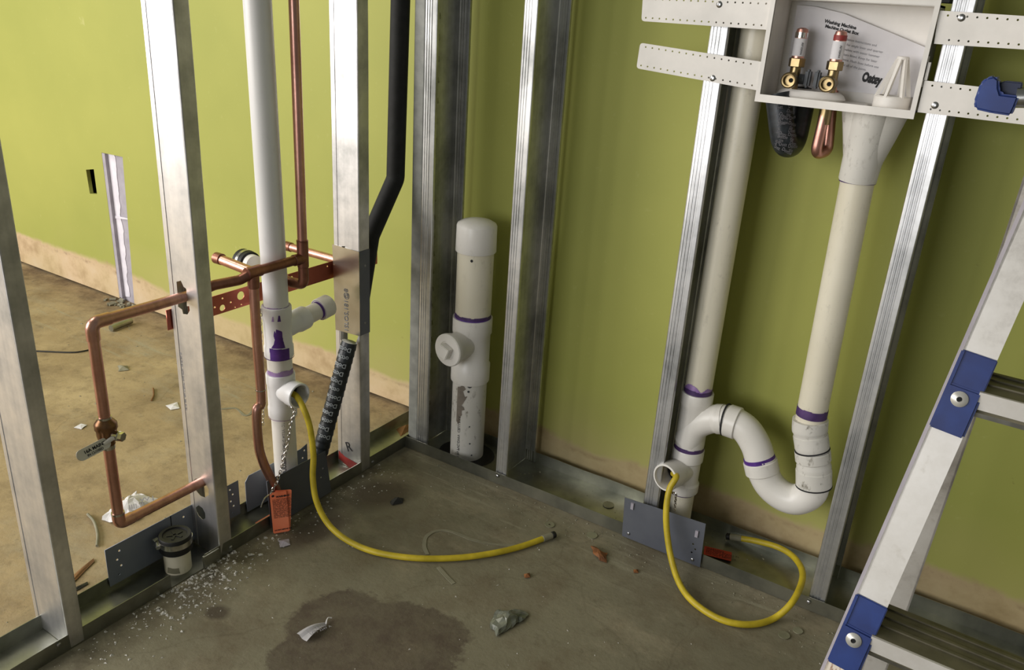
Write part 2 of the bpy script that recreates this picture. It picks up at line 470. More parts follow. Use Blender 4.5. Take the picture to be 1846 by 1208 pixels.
def inpoly(x, y, P):
    c = False; j = len(P) - 1
    for i in range(len(P)):
        if (P[i][1] > y) != (P[j][1] > y) and x < (P[j][0] - P[i][0]) * (y - P[i][1]) / (P[j][1] - P[i][1]) + P[i][0]: c = not c
        j = i
    return c


def cyl_patch(name, base, rad, poly, mat, parent, st=.0008, axis=None):
    """paint film on a pipe: poly in (angle, distance along axis)"""
    mx = axis if axis is not None else Matrix.Translation(base)
    bm = bmesh.new(); a0 = min(p[0] for p in poly); a1 = max(p[0] for p in poly); z0 = min(p[1] for p in poly); z1 = max(p[1] for p in poly)
    na = max(2, int((a1 - a0) * rad / st)); nz = max(2, int((z1 - z0) / st)); V = {}

    def vv(i, j):
        if (i, j) not in V:
            a = a0 + (a1 - a0) * i / na; z = z0 + (z1 - z0) * j / nz
            V[i, j] = bm.verts.new(mx @ Vector((rad * math.cos(a), rad * math.sin(a), z)))
        return V[i, j]
    for i in range(na):
        for j in range(nz):
            if inpoly(a0 + (a1 - a0) * (i + .5) / na, z0 + (z1 - z0) * (j + .5) / nz, poly):
                bm.faces.new((vv(i, j), vv(i + 1, j), vv(i + 1, j + 1), vv(i, j + 1)))
    return obj(name, bm, mat, parent, True)


def ring_stain(name, base, rad, z0, amp, mat, parent, seed=0, axis=None, h=.006):
    """wavy band of primer round a pipe just above a hub"""
    n = 40; up = []
    for k in range(n + 1):
        a = -PI + 2 * PI * k / n
        up.append((a, z0 + h + amp * noise.noise(Vector((math.cos(a) * 1.7 + seed, math.sin(a) * 1.7, seed * 3.1)))))
    return cyl_patch(name, base, rad, [(-PI, z0), (PI, z0)] + list(reversed(up)), mat, parent, .0012, axis)


def screw(par, P, N, r_=.004):
    bm = bmesh.new(); P = Vector(P); N = Vector(N).normalized(); mx = frame(P, N)
    lathe(bm, [(r_, 0), (r_ * .95, r_ * .3), (r_ * .6, r_ * .55), (r_ * .35, r_ * .58), (r_ * .3, r_ * .3), (0, r_ * .3)], mx, 12)
    return obj('screw', bm, 'screw', par, True)


# ---------------------------------------------------------------- the setting
AF, AB = -1.138, -1.218         # left partition: front and back face (x)
AC = -1.175                     # its centre
BF, BB = 1.394, 1.524           # plumbing wall in front of the green wall (y)
BC = 1.457
WY = 1.553                      # the green wall
bm = bmesh.new(); box(bm, (-6.0, -3.0, -.12), (2.2, WY + .25, 0)); tag(obj('floor', bm, 'floor'), 'dusty stained grey-brown concrete slab', kind='structure')
cl = ony(183, 275, WY); cr = ony(221, 283, WY); bl = ony(203, 540, WY); br = ony(242, 545, WY)
s0, s1 = ony(155, 306, WY), ony(169, 305, WY); s2_, s3_ = ony(175, 350, WY), ony(162, 349, WY)
notch = [(cl.x, cl.z), (cl.x, .008), (br.x, .008), (cr.x, cr.z)]
wall = plate('wall_back', [(-6, .008), (cl.x, .008), (cl.x, cl.z), (cr.x, cr.z), (br.x, .008), (2.2, .008), (2.2, 2.9), (-6, 2.9)],
             [[(s0.x, s0.z), (s1.x, s1.z), (s2_.x, s2_.z), (s3_.x, s3_.z)]], .013, pframe((0, WY, 0), (1, 0, 0), (0, 0, 1)) @ Matrix.Translation((0, 0, -.013)), 'wall')
tag(wall, 'long olive green painted wall with a bare tan strip along its foot', kind='structure')
bm = bmesh.new(); box(bm, (-6, WY + .085, 0), (2.2, WY + .12, 2.9)); tag(obj('wall_back_core', bm, 'dark'), 'dark cavity behind the green wallboard', kind='structure')
# the cut in the wallboard shows grey board and a torn strip of paper
xm = (cl.x + cr.x) / 2
bm = bmesh.new(); box(bm, (cl.x - .03, WY + .0132, 0), (cr.x + .05, WY + .03, cl.z + .03)); obj('backing_board', bm, 'studgrey', wall)
random.seed(3); L = []; zz = .02
while zz < cl.z - .004:
    L.append((cl.x + .052 + .012 * noise.noise(Vector((zz * 18, 3, 0))) + random.uniform(-.002, .002) - .010 * (1 - zz / .5), zz)); zz += .009
plate('torn_paper', [(cl.x + .001, .012)] + L + [(cl.x + .05, cl.z - .001), (cl.x + .001, cl.z - .001)], [], .0016, pframe((0, WY + .0130, 0), (1, 0, 0), (0, 0, 1)), 'lavender', wall)
plate('torn_paper', [(cl.x + .002, .30), (cl.x + .004, .29), (cl.x + .10, .302), (cl.x + .10, .306)], [], .002, pframe((0, WY + .0112, 0), (1, 0, 0), (0, 0, 1)), 'lavender', wall)
bm = bmesh.new(); box(bm, (cl.x + .0005, WY + .0003, .012), (cl.x + .016, WY + .012, cl.z - .001)); obj('board_edge', bm, 'studgrey', wall)
bm = bmesh.new()
for k in range(26):   # crumbled board at the foot of the cut
    x = random.uniform(bl.x, br.x + .08); y = WY - random.uniform(.0, .05); s = random.uniform(.004, .012)
    box(bm, (-s, -s * .5, -s * .3), (s, s * .5, s * .3), Matrix.Translation((x, y, s * .5)) @ Matrix.Rotation(random.uniform(0, 3), 4, 'Z') @ Matrix.Rotation(random.uniform(-.5, .5), 4, 'X'))
o = obj('wallboard_rubble', bm, 'smear'); tag(o, 'crumbled wallboard bits at the foot of the cut in the green wall', 'debris', kind='stuff')


# ---------------------------------------------------------------- floor tracks
def channel(name, P0, P1, width, lip, mat, parent=None, gap=None, side=1):
    """bent U track from P0 to P1 (front bottom edge), width towards the 'side' normal"""
    P0 = Vector(P0); P1 = Vector(P1); U = (P1 - P0).normalized(); L = (P1 - P0).length; N = Vector((-U.y, U.x, 0)) * side
    mx = Matrix(((U.x, N.x, 0, P0.x), (U.y, N.y, 0, P0.y), (0, 0, 1, 0), (0, 0, 0, 1)))
    return L, mx


def track(name, P0, P1, width, side, label, gap=None, seed=0):
    L, mx = channel(name, P0, P1, width, .03, None, side=side)
    root = thing('metal_track', P0, label, 'track')
    bm = bmesh.new(); n = max(6, int(L / .03))
    pts = [i / n * L for i in range(n + 1)]
    # pan
    th = .0012
    box(bm, (0, 0, .0006), (L, width, .0018), mx); obj('track_pan', bm, 'track', root)
    for k, yy in ((0, 0.0), (1, width)):
        segs = [(0, L)] if (k or not gap) else [(0, gap[0]), (gap[1], L)]
        bm = bmesh.new()
        for a, b in segs:
            m = max(2, int((b - a) / .03)); prev = None
            for i in range(m + 1):
                u = a + (b - a) * i / m; wv = .0016 * noise.noise(Vector((u * 7, seed, k)))
                hz = .030 + .0012 * noise.noise(Vector((u * 11, seed + 5, k)))
                q = [bm.verts.new(mx @ Vector((u, yy + wv * 0, .0006))), bm.verts.new(mx @ Vector((u, yy + wv, hz))),
                     bm.verts.new(mx @ Vector((u, yy + wv + (th if not k else -th), hz))), bm.verts.new(mx @ Vector((u, yy + (th if not k else -th), .0018)))]
                if prev:
                    for j in range(4): bm.faces.new((prev[j], prev[(j + 1) % 4], q[(j + 1) % 4], q[j]))
                else: bm.faces.new(q)
                prev = q
            bm.faces.new(list(reversed(prev)))
        obj('track_lip', bm, 'track', root)
    return root


tA = track('a', (AF, .0, 0), (AF, 1.520, 0), .080, 1, 'grey steel floor track of the open partition on the left', gap=(.725, .80), seed=1)
bend = onz(892, 868)
tB2 = track('b', (-1.1385, 1.391, 0), (1.2, 1.390, 0), .137, 1, 'long grey steel floor track along the foot of the green wall', seed=3)
for px, py in ((106, 1162), (416, 990), (672, 838)):
    p = onx(px, py, AF); screw(tA, (AF + .0003, p.y, max(p.z, .012)), (1, 0, 0))
for px, py in ((897, 858), (1129, 960), (1247, 1008), (1458, 1085)):
    p = ony(px, py, 1.390); screw(tB2, (p.x, 1.3887, max(p.z, .012)), (0, -1, 0))
# knocked-down lip end beside the white stub
bm = bmesh.new(); box(bm, (AF - .001, .795, .001), (AF + .004, .83, .028)); obj('bent_tab', bm, 'track', tA)


# ---------------------------------------------------------------- studs
def flange_strip(bm, O, D, N, width, z0, z1, ribs, lip, th=.0008, nz=1, wob=0, seed=0):
    """vertical strip starting at O (the corner) running along D, outward normal N, with rolled ribs and a return lip"""
    D = Vector(D); N = Vector(N); pr = [(-.0002, -.0022), (.0006, -.0007), (.0022, 0)]
    for (c, hw) in ribs:
        pr += [(c - hw, 0), (c - hw * .55, -.0015), (c + hw * .55, -.0015), (c + hw, 0)]
    pr += [(width - .0015, 0), (width, -.0008), (width, -lip)]
    zs = [z0 + (z1 - z0) * i / nz for i in range(nz + 1)]; rows = []
    inn = [(a + (th if i < 2 else (-th if i >= len(pr) - 2 else 0)), b - (0 if i in (0, len(pr) - 1) else th)) for i, (a, b) in enumerate(pr)]
    pr = pr + list(reversed(inn))
    for z in zs:
        w_ = wob * noise.noise(Vector((z * 5, seed, 0)))
        rows.append([bm.verts.new(Vector((O[0], O[1], 0)) + D * a + N * (b + w_ * (a / width)) + Vector((0, 0, z))) for a, b in pr])
    for A, B in zip(rows[:-1], rows[1:]):
        for i in range(len(pr)): bm.faces.new((A[i], A[(i + 1) % len(pr)], B[(i + 1) % len(pr)], B[i]))
    bm.faces.new(rows[0]); bm.faces.new(rows[-1])
    bmesh.ops.recalc_face_normals(bm, faces=bm.faces[:])


TOP = 2.6


def stud_a(y, xf, xb, w, label, holes=(), ztop=TOP, seed=0, cols='galv_a'):
    """partition stud: web faces the camera side (-y), flanges run back (+y)"""
    root = thing('metal_stud', (xf, y, 0), label, 'stud')
    pl_ = plate('web', rect(xb + .002, .003, xf - .002, ztop), [[(p[0], p[1]) for p in h] for h in holes], .0009, pframe((0, y + .0009, 0), (1, 0, 0), (0, 0, 1)), cols, root)
    for (x, D, N) in ((xf, (0, 1, 0), (1, 0, 0)), (xb, (0, 1, 0), (-1, 0, 0))):
        bm = bmesh.new(); flange_strip(bm, (x, y + .0002), D, N, w, .003, ztop, [], .007, nz=24, wob=.0015, seed=seed)
        obj('flange', bm, cols, root)
    # rolled stiffening rib on the web beside the far edge
    bm = bmesh.new(); box(bm, (xb + .010, y - .0009, .004), (xb + .0135, y + .0002, ztop - .001), None); obj('web_rib', bm, cols, root)
    return root


def on_web(px, py, y):
    p = ony(px, py, y); return (p.x, p.z)


ys2 = onx(350, 500, AF).y * 0 + .834; ys3 = 1.232; ys1 = .532
h2 = [[on_web(*p, ys2) for p in ((318, 508), (326, 506), (331, 517), (336, 521), (337, 552), (341, 552), (342, 560), (338, 567), (330, 566), (328, 558), (321, 553), (320, 530))],
      [on_web(*p, ys2) for p in ((347, 868), (353, 863), (362, 865), (370, 872), (376, 882), (376, 893), (369, 897), (361, 894), (356, 888), (350, 880))],
      [on_web(*p, ys2) for p in ((353, 915), (358, 911), (365, 916), (370, 926), (370, 935), (365, 937), (358, 930), (354, 922))]]
h3 = [[on_web(*p, ys3) for p in ((613, 462), (613, 448), (616, 448), (616, 444), (622, 444), (622, 452), (625, 450), (631, 452), (633, 462), (633, 500), (613, 490))],
      [on_web(*p, ys3) for p in ((614, 596), (634, 588), (646, 596), (646, 606), (640, 622), (622, 622), (614, 612))]]
st1 = stud_a(ys1, AF, -1.236, .026, 'foremost steel stud of the left partition, cut by the left picture edge', seed=1)
st2 = stud_a(ys2, AF, -1.216, .029, 'steel stud of the left partition with the copper pipe passing through its web', h2, seed=2)
st3 = stud_a(ys3, AF, -1.211, .031, 'steel stud with a stamped repair plate and a red mark at its foot', h3, seed=3)
st4 = thing('metal_stud', (AF, 1.40, 0), 'grey steel end stud where the partition meets the plumbing wall', 'stud')
bm = bmesh.new(); flange_strip(bm, (-1.139, 1.403), (1, 0, 0), (0, -1, 0), .027, .003, TOP, [], .004, nz=10); obj('flange', bm, 'galv_dull', st4)
plate('web', rect(1.405, .003, 1.50, TOP), [], .0009, pframe((-1.139, 0, 0), (0, 1, 0), (0, 0, 1)), 'galv_dull', st4)

RIB = [(.0075, .0022), (.0135, .0022), (.0195, .0022)]


def stud_b(x, w, yb, label, seed=0, yf=None):
    """plumbing-wall stud: web is the plane x, flanges run to the right (+x)"""
    yf = BF + .0015 if yf is None else yf
    root = thing('metal_stud', (x, yf, 0), label, 'stud')
    holes = [circ(0, 0, .001, 6)]
    plate('web', rect(yf + .002, .003, yb - .002, TOP), [], .0009, pframe((x, 0, 0), (0, 1, 0), (0, 0, 1)), 'galv_b', root)
    sc = w / .031
    for (y, N) in ((yf, (0, -1, 0)), (yb, (0, 1, 0))):
        bm = bmesh.new(); flange_strip(bm, (x + .0002, y), (1, 0, 0), N, w, .003, TOP, [(a * sc, b * sc) for a, b in RIB], .007, nz=18, wob=.001, seed=seed + N[1])
        obj('flange', bm, 'galv_b', root)
    # pressed dashes along the web
    bm = bmesh.new()
    for k in range(60):
        z = .06 + k * .0425
        box(bm, (x + .0008, yf + .048, z), (x + .0018, yf + .053, z + .012), Matrix.Translation((x, yf + .05, z)) @ Matrix.Rotation(.35, 4, 'X') @ Matrix.Translation((-x, -yf - .05, -z)))
    tag(obj('pressed_dash', bm, 'screw', root), None, kind='stuff')
    return root


b1 = stud_b(-1.110, .031, 1.520, 'ribbed steel stud in the corner, just left of the capped white pipe', 1, yf=1.400)
b2 = stud_b(-.873, .030, 1.528, 'ribbed steel stud just right of the capped white pipe', 2)
b3 = stud_b(-.508, .031, 1.528, 'ribbed steel stud left of the tall vent pipe, the left brackets screwed to it', 3)
b4 = stud_b(-.157, .030, 1.528, 'shiny ribbed steel stud right of the drain trap, behind the ladder', 4)

# repair plate, lettering, marks on stud 3
q = [on_web(*p, ys3) for p in ((600, 440), (648, 454), (650, 606), (606, 594))]
plate('stamped_plate', q, [], .0012, pframe((0, ys3 - .0006, 0), (1, 0, 0), (0, 0, 1)), 'nailplate', st3)
bm = bmesh.new(); box(bm, (AF + .0002, ys3, q[2][1]), (AF + .0012, ys3 + .031, q[1][1])); obj('stamped_plate', bm, 'plate', st3)
tx = on_web(628, 600, ys3)
text('stamped_lettering', '1SLOS,181@8', .016, pframe((tx[0] + .002, ys3 - .0022, tx[1] + .002), (0, 0, 1), (-1, 0, 0)), 'plate', st3, extr=.0003, sx=1.05)
tx = on_web(634, 818, ys3)
text('marker_letter', 'R', .034, pframe((tx[0] - .002, ys3 - .0008, tx[1] + .006), (-.2, 0, 1), (-1, 0, -.2)) @ Matrix.Rotation(-1.4, 4, 'Z') @ Matrix.Translation((-.012, .0, 0)), 'ink', st3, sx=.9)
plate('red_mark', [on_web(*p, ys3) for p in ((611, 812), (622, 823), (648, 838), (650, 846), (630, 843), (611, 826))], [], .0004, pframe((0, ys3 - .0006, 0), (1, 0, 0), (0, 0, 1)), 'redmark', st3)
for px, py in ((657, 479), (657, 582)):
    p = onx(px, py, AF); screw(st3, (AF + .0012, p.y, p.z), (1, 0, 0), .0028)
# tiny printed line on stud 2
tx = on_web(325, 635, ys2)
text('printed_line', 'STUD 362 20 GA  ASTM C645  MADE IN USA  362  20 GA'.replace('STUD', '||||'), .005, pframe((tx[0], ys2 - .0002, tx[1]), (0, 0, -1), (1, 0, 0)), 'greyink', st2)


# ---------------------------------------------------------------- protector plates
def holes_row(x, z0, z1, n, r_=.0022):
    return [circ(x + (.006 if k % 2 else 0), z0 + (z1 - z0) * k / (n - 1), r_, 8) for k in range(n)]


p1 = thing('protector_plate', (AB, .65, 0), 'dark grey steel protector plate behind the black-capped stub, through the second stud', 'plate')
xb = -1.214
q = [onx(*p, xb) for p in ((186, 978), (428, 855), (428, 900), (194, 1036))]
y0, y1 = q[0].y, q[1].y
plate('plate_sheet', rect(y0, .012, y1, .092), holes_row(y0 + .02, .028, .076, 4) + holes_row(y0 + .155, .055, .075, 2) + holes_row(y1 - .022, .025, .08, 5), .001, pframe((xb, 0, 0), (0, 1, 0), (0, 0, 1)), 'plate_blue', p1)
bm = bmesh.new(); box(bm, (xb + .001, y0 + .133, .03), (xb + .0016, y0 + .1345, .092)); obj('plate_seam', bm, 'dark', p1)
p2 = thing('protector_plate', (AB, .98, 0), 'bluish steel protector plate behind the foot of the vent pipe in the left partition', 'plate')
ya = onx(440, 850, xb).y; yb = onx(553, 800, xb).y
plate('plate_sheet', [(ya, .005), (yb, .005), (yb, .093), (yb - .02, .088), (ya + .01, .090), (ya, .078)], holes_row(yb - .015, .03, .08, 4), .001, pframe((xb, 0, 0), (0, 1, 0), (0, 0, 1)), 'plate_blue', p2)
p3 = thing('protector_plate', (-1.13, 1.0, 0), 'dark steel protector plate leaning on the track in front of the left vent pipe', 'plate')
xf = -1.134
q = [onx(*p, xf) for p in ((480, 868), (586, 813), (597, 893), (522, 938), (492, 950))]
plate('plate_sheet', [(q[0].y, q[0].z), (q[0].y + .005, .004), (q[2].y, .004), (q[1].y, q[1].z)], holes_row(q[1].y - .015, .055, .075, 2), .001, pframe((xf, 0, 0), (0, 1, 0), (0, 0, 1)), 'plate', p3)
p4 = thing('protector_plate', (-.46, 1.385, 0), 'dark grey steel protector plate at the foot of the right vent pipe', 'plate')
q = [ony(*p, 1.3845) for p in ((1127, 893), (1273, 942), (1262, 1023), (1122, 962))]
plate('plate_sheet', [(q[3].x, .003), (q[2].x, .003), (q[1].x, .106), (q[0].x, .096)], holes_row(q[1].x - .018, .03, .05, 3, .002), .001, pframe((0, 1.3845, 0), (1, 0, 0), (0, 0, 1)), 'plate', p4)
for px, py in ((1133, 962), (1248, 1009)):
    p = ony(px, py, 1.383); screw(p4, (p.x, 1.3832, p.z), (0, -1, 0), .0035)
for px, py in ((1140, 912), (1256, 962)):
    p = ony(px, py, 1.382); bm = bmesh.new(); box(bm, (p.x - .003, 1.380, p.z - .008), (p.x + .003, 1.3836, p.z + .007)); obj('nail_tab', bm, 'studgrey', p4)


# ---------------------------------------------------------------- PVC plumbing
def hub_prof(r_, L, bev=.0015, rin=None):
    return [(0, 0), (r_ - bev, 0), (r_, bev), (r_, L - bev), (r_ - bev, L), (rin if rin else 0, L)]


def open_mouth(bm, c0, c1, ro, ri, depth):
    """branch from c0 to open end c1 with a real bore"""
    c0 = Vector(c0); c1 = Vector(c1); L = (c1 - c0).length
    lathe(bm, [(ro * .93, 0), (ro * .93, L * .42), (ro, L * .5), (ro, L - .001), (ro - .001, L), (ri, L), (ri, L - depth), (0, L - depth)], frame(c0, c1 - c0), 36)


def zax(px, py, P): return onx(px, py, P) if False else None


# left vent stack -------------------------------------------------------------
axb = onx(516, 842, AC); axt = onx(463.8, 0, AC); AY = lambda z: axb.y + (axt.y - axb.y) * (z - axb.z) / (axt.z - axb.z)
def LZ(px, py): return onx(px, py, AC).z
def LP(z): return Vector((AC, AY(z), z))
lv = thing('vent_pipe', (AC, AY(0), 0), 'white plastic vent pipe with purple primer stains standing in the left partition', 'pipe')
zt = LZ(492, 552); zb = LZ(500, 642); zt2 = LZ(502, 672); zb2 = LZ(508, 748)
R2 = .0248; RH = .0290
bm = bmesh.new(); cyl(bm, LP(zt - .02), LP(2.6), R2 * .97); obj('upper_pipe', bm, 'pvc_cool', lv, True)
bm = bmesh.new(); cyl(bm, LP(zt2 - .02), LP(zb + .02), R2); obj('short_pipe', bm, 'pvc', lv, True)
bm = bmesh.new(); cyl(bm, LP(.002), LP(zb2 + .02), R2 * .97); lo = obj('lower_pipe', bm, 'pvc', lv, True)
# upper tee with branch towards the back wall
bm = bmesh.new(); mx = frame(LP(zb), LP(zt) - LP(zb)); H = zt - zb
lathe(bm, [(R2, 0), (RH - .001, 0), (RH, .002), (RH, .022), (R2 + .0025, .026), (R2 + .0025, H - .030), (RH, H - .026), (RH, H - .002), (RH - .001, H), (R2, H)], mx, 36)
zbr = zb + H * .56
lathe(bm, [(.0, -.01), (.0225, 0), (.0215, .030), (.0235, .038), (.0242, .040), (.0242, .060), (.0235, .062), (.015, .062)], frame(LP(zbr) + Vector((0, .012, -.006)), (0, 1, .12)), 32)
tee = obj('tee_fitting', bm, 'pvc_cool', lv, True)
tax = LP(zbr) + Vector((0, .012, -.006)); tdir = Vector((0, 1, .12)).normalized()
bm = bmesh.new(); lathe(bm, [(.0185, .055), (.0185, .112)], frame(tax, tdir), 28); obj('branch_pipe', bm, 'pvc', lv, True)
bm = bmesh.new(); lathe(bm, [(.018, .100), (.0225, .100), (.0235, .102), (.0235, .128), (.022, .130), (.0, .130)], frame(tax, tdir), 32); obj('branch_elbow', bm, 'pvc', lv, True)
bm = bmesh.new(); lathe(bm, [(.0190, .094), (.0190, .1005), (.0215, .0996)], frame(tax, tdir), 32); obj('primer_stain', bm, 'purple', lv, True)
ang = math.atan2(-AY(.35), -AC)   # towards the camera
ring_stain('primer_stain', (AC, AY(zt), zt), R2 * .97 + .0006, 0, .0015, 'lilac', lv, 2, h=.0012)
cyl_patch('primer_stain', LP(zb), RH + .0006, [(ang - .62, .0), (ang + .72, .0), (ang + .72, .024), (ang - .66, .026)], 'purple', lv)
cyl_patch('primer_stain', LP(zb), R2 + .0032, [(ang - .55, .026), (ang + .45, .026), (ang + .30, .045), (ang + .26, .062), (ang - .05, .066), (ang - .36, .070), (ang - .38, .058), (ang - .26, .045), (ang - .35, .035)], 'purple', lv)
cyl_patch('primer_stain', LP(zt - .026), RH + .0006, [(ang - .36, .002), (ang - .20, .002), (ang - .24, .013), (ang - .30, .012)], 'lilac', lv, .0004)
cyl_patch('primer_stain', LP(zt - .026), RH + .0006, [(ang + .02, .002), (ang + .24, .002), (ang + .20, .014), (ang + .10, .015)], 'purple', lv, .0004)
ring_stain('primer_stain', (AC, AY(zt2), zt2), R2 + .0006, 0, .006, 'lilac', lv, 5, h=.010)
ring_stain('primer_stain', (AC, AY(zb), zb), RH + .0004, -.0006, .0, 'violet_dark', lv, 6, h=.0016)
# lower cleanout tee
bm = bmesh.new(); H2 = zt2 - zb2; mx = frame(LP(zb2), LP(zt2) - LP(zb2))
lathe(bm, [(R2, 0), (RH - .001, 0), (RH, .002), (RH, .020), (R2 + .003, .024), (R2 + .003, H2 - .026), (RH, H2 - .022), (RH, H2 - .002), (RH - .001, H2), (R2, H2)], mx, 36)
zm = onx(505, 700, AC).z
mo = Vector((AC, AY(zm), zm)); md = Vector((1, -.06, 0)).normalized(); mtip = mo + md * .056
open_mouth(bm, mo + md * .01, mtip, .0262, .0228, .044); obj('cleanout_tee', bm, 'pvc_cool', lv, True)
bm = bmesh.new(); cyl(bm, mtip - md * .043, mtip - md * .030, .0215, bev=.004); obj('test_plug', bm, 'dark', lv, True)
ring_stain('primer_stain', (AC, AY(zb2), zb2), RH + .0003, -.0012, 0, 'lilac', lv, 9, h=.001)
text_cyl('pipe_lettering', 'TEC  ASTM D1785  NSF-PW', .0085, (AC, AY(.15), zb2 - .002), -1, ang + .06, R2 * .97, 'greyink', lv)
text_cyl('pipe_lettering', '2 IN  CELLULAR', .0115, (AC, AY(.1), .165), -1, ang - .02, R2 * .97, 'ink', lv, bold=.0002)

# capped stack between the studs ---------------------------------------------
CX_, CY_ = -.998, BC
def CZ(px, py): return ony(px, py, CY_).z
cs = thing('capped_pipe', (CX_, CY_, 0), 'short thick white capped drain pipe with a square-headed cleanout plug', 'pipe')
R3, R3H = .0412, .0458
z_cap0, z_cap1 = CZ(857, 452), CZ(857, 396); zt = CZ(851, 570); zm0 = CZ(849, 592); zm1 = CZ(847, 640); zb = CZ(845, 682)
bm = bmesh.new(); cyl(bm, (CX_, CY_, .002), (CX_, CY_, zb + .02), R3 * .985); lp = obj('lower_pipe', bm, 'pvc_dirty', cs, True)
bm = bmesh.new(); cyl(bm, (CX_, CY_, zt - .02), (CX_, CY_, z_cap1 - .01), R3); obj('upper_pipe', bm, 'pvc_cream', cs, True)
bm = bmesh.new(); hc = z_cap1 - z_cap0 - .012
lathe(bm, [(R3, 0), (R3H - .001, 0), (R3H, .0015), (R3H - .001, hc), (R3H * .93, hc + .005), (R3H * .7, hc + .011), (R3H * .35, hc + .015), (0, hc + .016)], Matrix.Translation((CX_, CY_, z_cap0)), 40); obj('end_cap', bm, 'pvc', cs, True)
bm = bmesh.new(); Hh = zt - zb
lathe(bm, [(R3, 0), (R3H - .001, 0), (R3H, .002), (R3H, .042), (R3H - .003, .046), (R3H - .003, Hh - .040), (R3H, Hh - .036), (R3H, Hh - .002), (R3H, Hh), (R3, Hh)], Matrix.Translation((CX_, CY_, zb)), 40)
zc = .302; cd = Vector((-.10, -1, 0)).normalized(); cb = Vector((CX_, CY_, zc))
lathe(bm, [(.033, .02), (.033, .060), (.0355, .064), (.0355, .076)], frame(cb, cd), 36); obj('cleanout_tee', bm, 'pvc', cs, True)
bm = bmesh.new(); lathe(bm, [(.034, .074), (.0385, .0755), (.0385, .082), (.0365, .0845), (.022, .0855), (.0205, .083), (0, .083)], frame(cb, cd), 40); obj('cleanout_plug', bm, 'pvc', cs, True)
bm = bmesh.new(); m_ = frame(cb + cd * .083, cd) @ Matrix.Rotation(math.radians(-22), 4, 'Z'); box(bm, (-.0138, -.0138, 0), (.0138, .0138, .017), m_, .0015); obj('plug_head', bm, 'pvc', cs)
ring_stain('primer_stain', (CX_, CY_, zt), R3 + .0006, 0, .003, 'violet_dark', cs, 3, h=.010)
ring_stain('primer_stain', (CX_, CY_, zt), R3 + .0009, 0, .001, 'purple', cs, 3, h=.0025)
ang = math.atan2(-CY_, -CX_)
pat = [(ang - .75, .115), (ang - .75, .205), (ang - .55, .208), (ang - .38, .214), (ang - .2, .204), (ang - .36, .197), (ang - .26, .184), (ang - .1, .186), (ang - .28, .170), (ang - .42, .160), (ang - .28, .156), (ang - .22, .150), (ang - .40, .147), (ang - .38, .135), (ang - .50, .128), (ang - .48, .118), (ang - .6, .108)]
cyl_patch('scraped_dirt', (CX_, CY_, -.008), R3 * .985 + .0005, pat, 'mud', cs)
for a_, z_, h_ in ((ang - .0, .205, .006), (ang + .10, .098, .0018), (ang + .16, .052, .002), (ang + .30, .020, .0022), (ang - .05, .19, .003)):
    cyl_patch('scraped_dirt', (CX_, CY_, 0), R3 * .985 + .0005, circ(a_, z_, h_ / R3, 10, h_), 'violet_dark' if 0 else 'greyplastic', cs, .0006)
text_cyl('pipe_lettering', '3 IN PVC-DWV  CELLULAR', .0095, (CX_, CY_, .01), 1, ang - .62, R3 * .985, 'ink', cs)
cyl_patch('drip', (CX_, CY_, 0), R3 + .0005, circ(ang - .2, z_cap0 - .012, .0030 / R3, 8, .0035), 'ink', cs, .0006)
bm = bmesh.new(); lathe(bm, [(0, .0034), (.066, .0032), (.072, .0022)], Matrix.Translation((CX_, CY_ + .001, 0)) @ Matrix.Scale(.84, 4, (0, 1, 0)), 26); o = obj('floor_hole_patch', bm, 'rubber', None); tag(o, 'dark round patch of mortar around the foot of the capped pipe', 'patch')

# right vent stack --------------------------------------------------------------
R2 = .0268; RH = .0320
VX = -.450; VY = BC
def VZ(px, py): return ony(px, py, VY).z
rv = thing('vent_pipe', (VX, VY, 0), 'tall cream vent pipe right of the third plumbing stud, open cleanout at its foot', 'pipe')
zt = VZ(1260, 706); zj = VZ(1240, 805); zl = VZ(1225, 880)
bm = bmesh.new(); cyl(bm, (VX, VY, zt - .02), (VX + .006, VY, 2.6), R2 * 1.0); obj('upper_pipe', bm, 'pvc_cream', rv, True)
bm = bmesh.new(); Hh = zt - zj
lathe(bm, [(R2, 0), (R2 + .003, 0), (R2 + .003, Hh - .03), (RH, Hh - .026), (RH, Hh - .002), (RH - .001, Hh), (R2, Hh)], Matrix.Translation((VX, VY, zj)), 36)
pp = lambda x, y: ony(x, y, BC - .004)
path = catmull([pp(1240, 795), pp(1254, 768), pp(1280, 756), pp(1306, 756)], 8)
sweep(bm, path, lambda t: .0285 + (.0015 if t > .8 else 0), 28); obj('sanitary_tee', bm, 'pvc', rv, True)
bm = bmesh.new(); zq = zj
lathe(bm, [(R2, zl), (RH - .001, zl), (RH, zl + .002), (RH, zl + .020), (R2 + .002, zl + .024), (R2 + .002, zq - .03), (RH, zq - .026), (RH, zq - .003), (RH - .001, zq - .001), (R2, zq - .001)], Matrix.Translation((VX, VY, 0)), 36)
zm = VZ(1236, 842); vo = Vector((VX, VY, zm)); vd = Vector((-.22, -1, .05)).normalized()
vt = vo + vd * .075
open_mouth(bm, vo + vd * .01, vt, .0282, .0245, .055); obj('cleanout_tee', bm, 'pvc', rv, True)
bm = bmesh.new(); cyl(bm, vt - vd * .054, vt - vd * .04, .023, bev=.004); obj('test_plug', bm, 'dark', rv, True)
bm = bmesh.new(); cyl(bm, (VX, VY, .002), (VX, VY, zl + .01), R2 * .98); obj('lower_pipe', bm, 'pvc_cream', rv, True)
ring_stain('primer_stain', (VX, VY, zt), R2 + .0006, 0, .012, 'lilac', rv, 1, h=.015)
ring_stain('primer_stain', (VX, VY, zt), R2 + .0010, 0, .002, 'violet_dark', rv, 1, h=.009)
ring_stain('primer_stain', (VX, VY, zj), R2 + .0036, -.001, .001, 'violet_dark', rv, 4, h=.008)
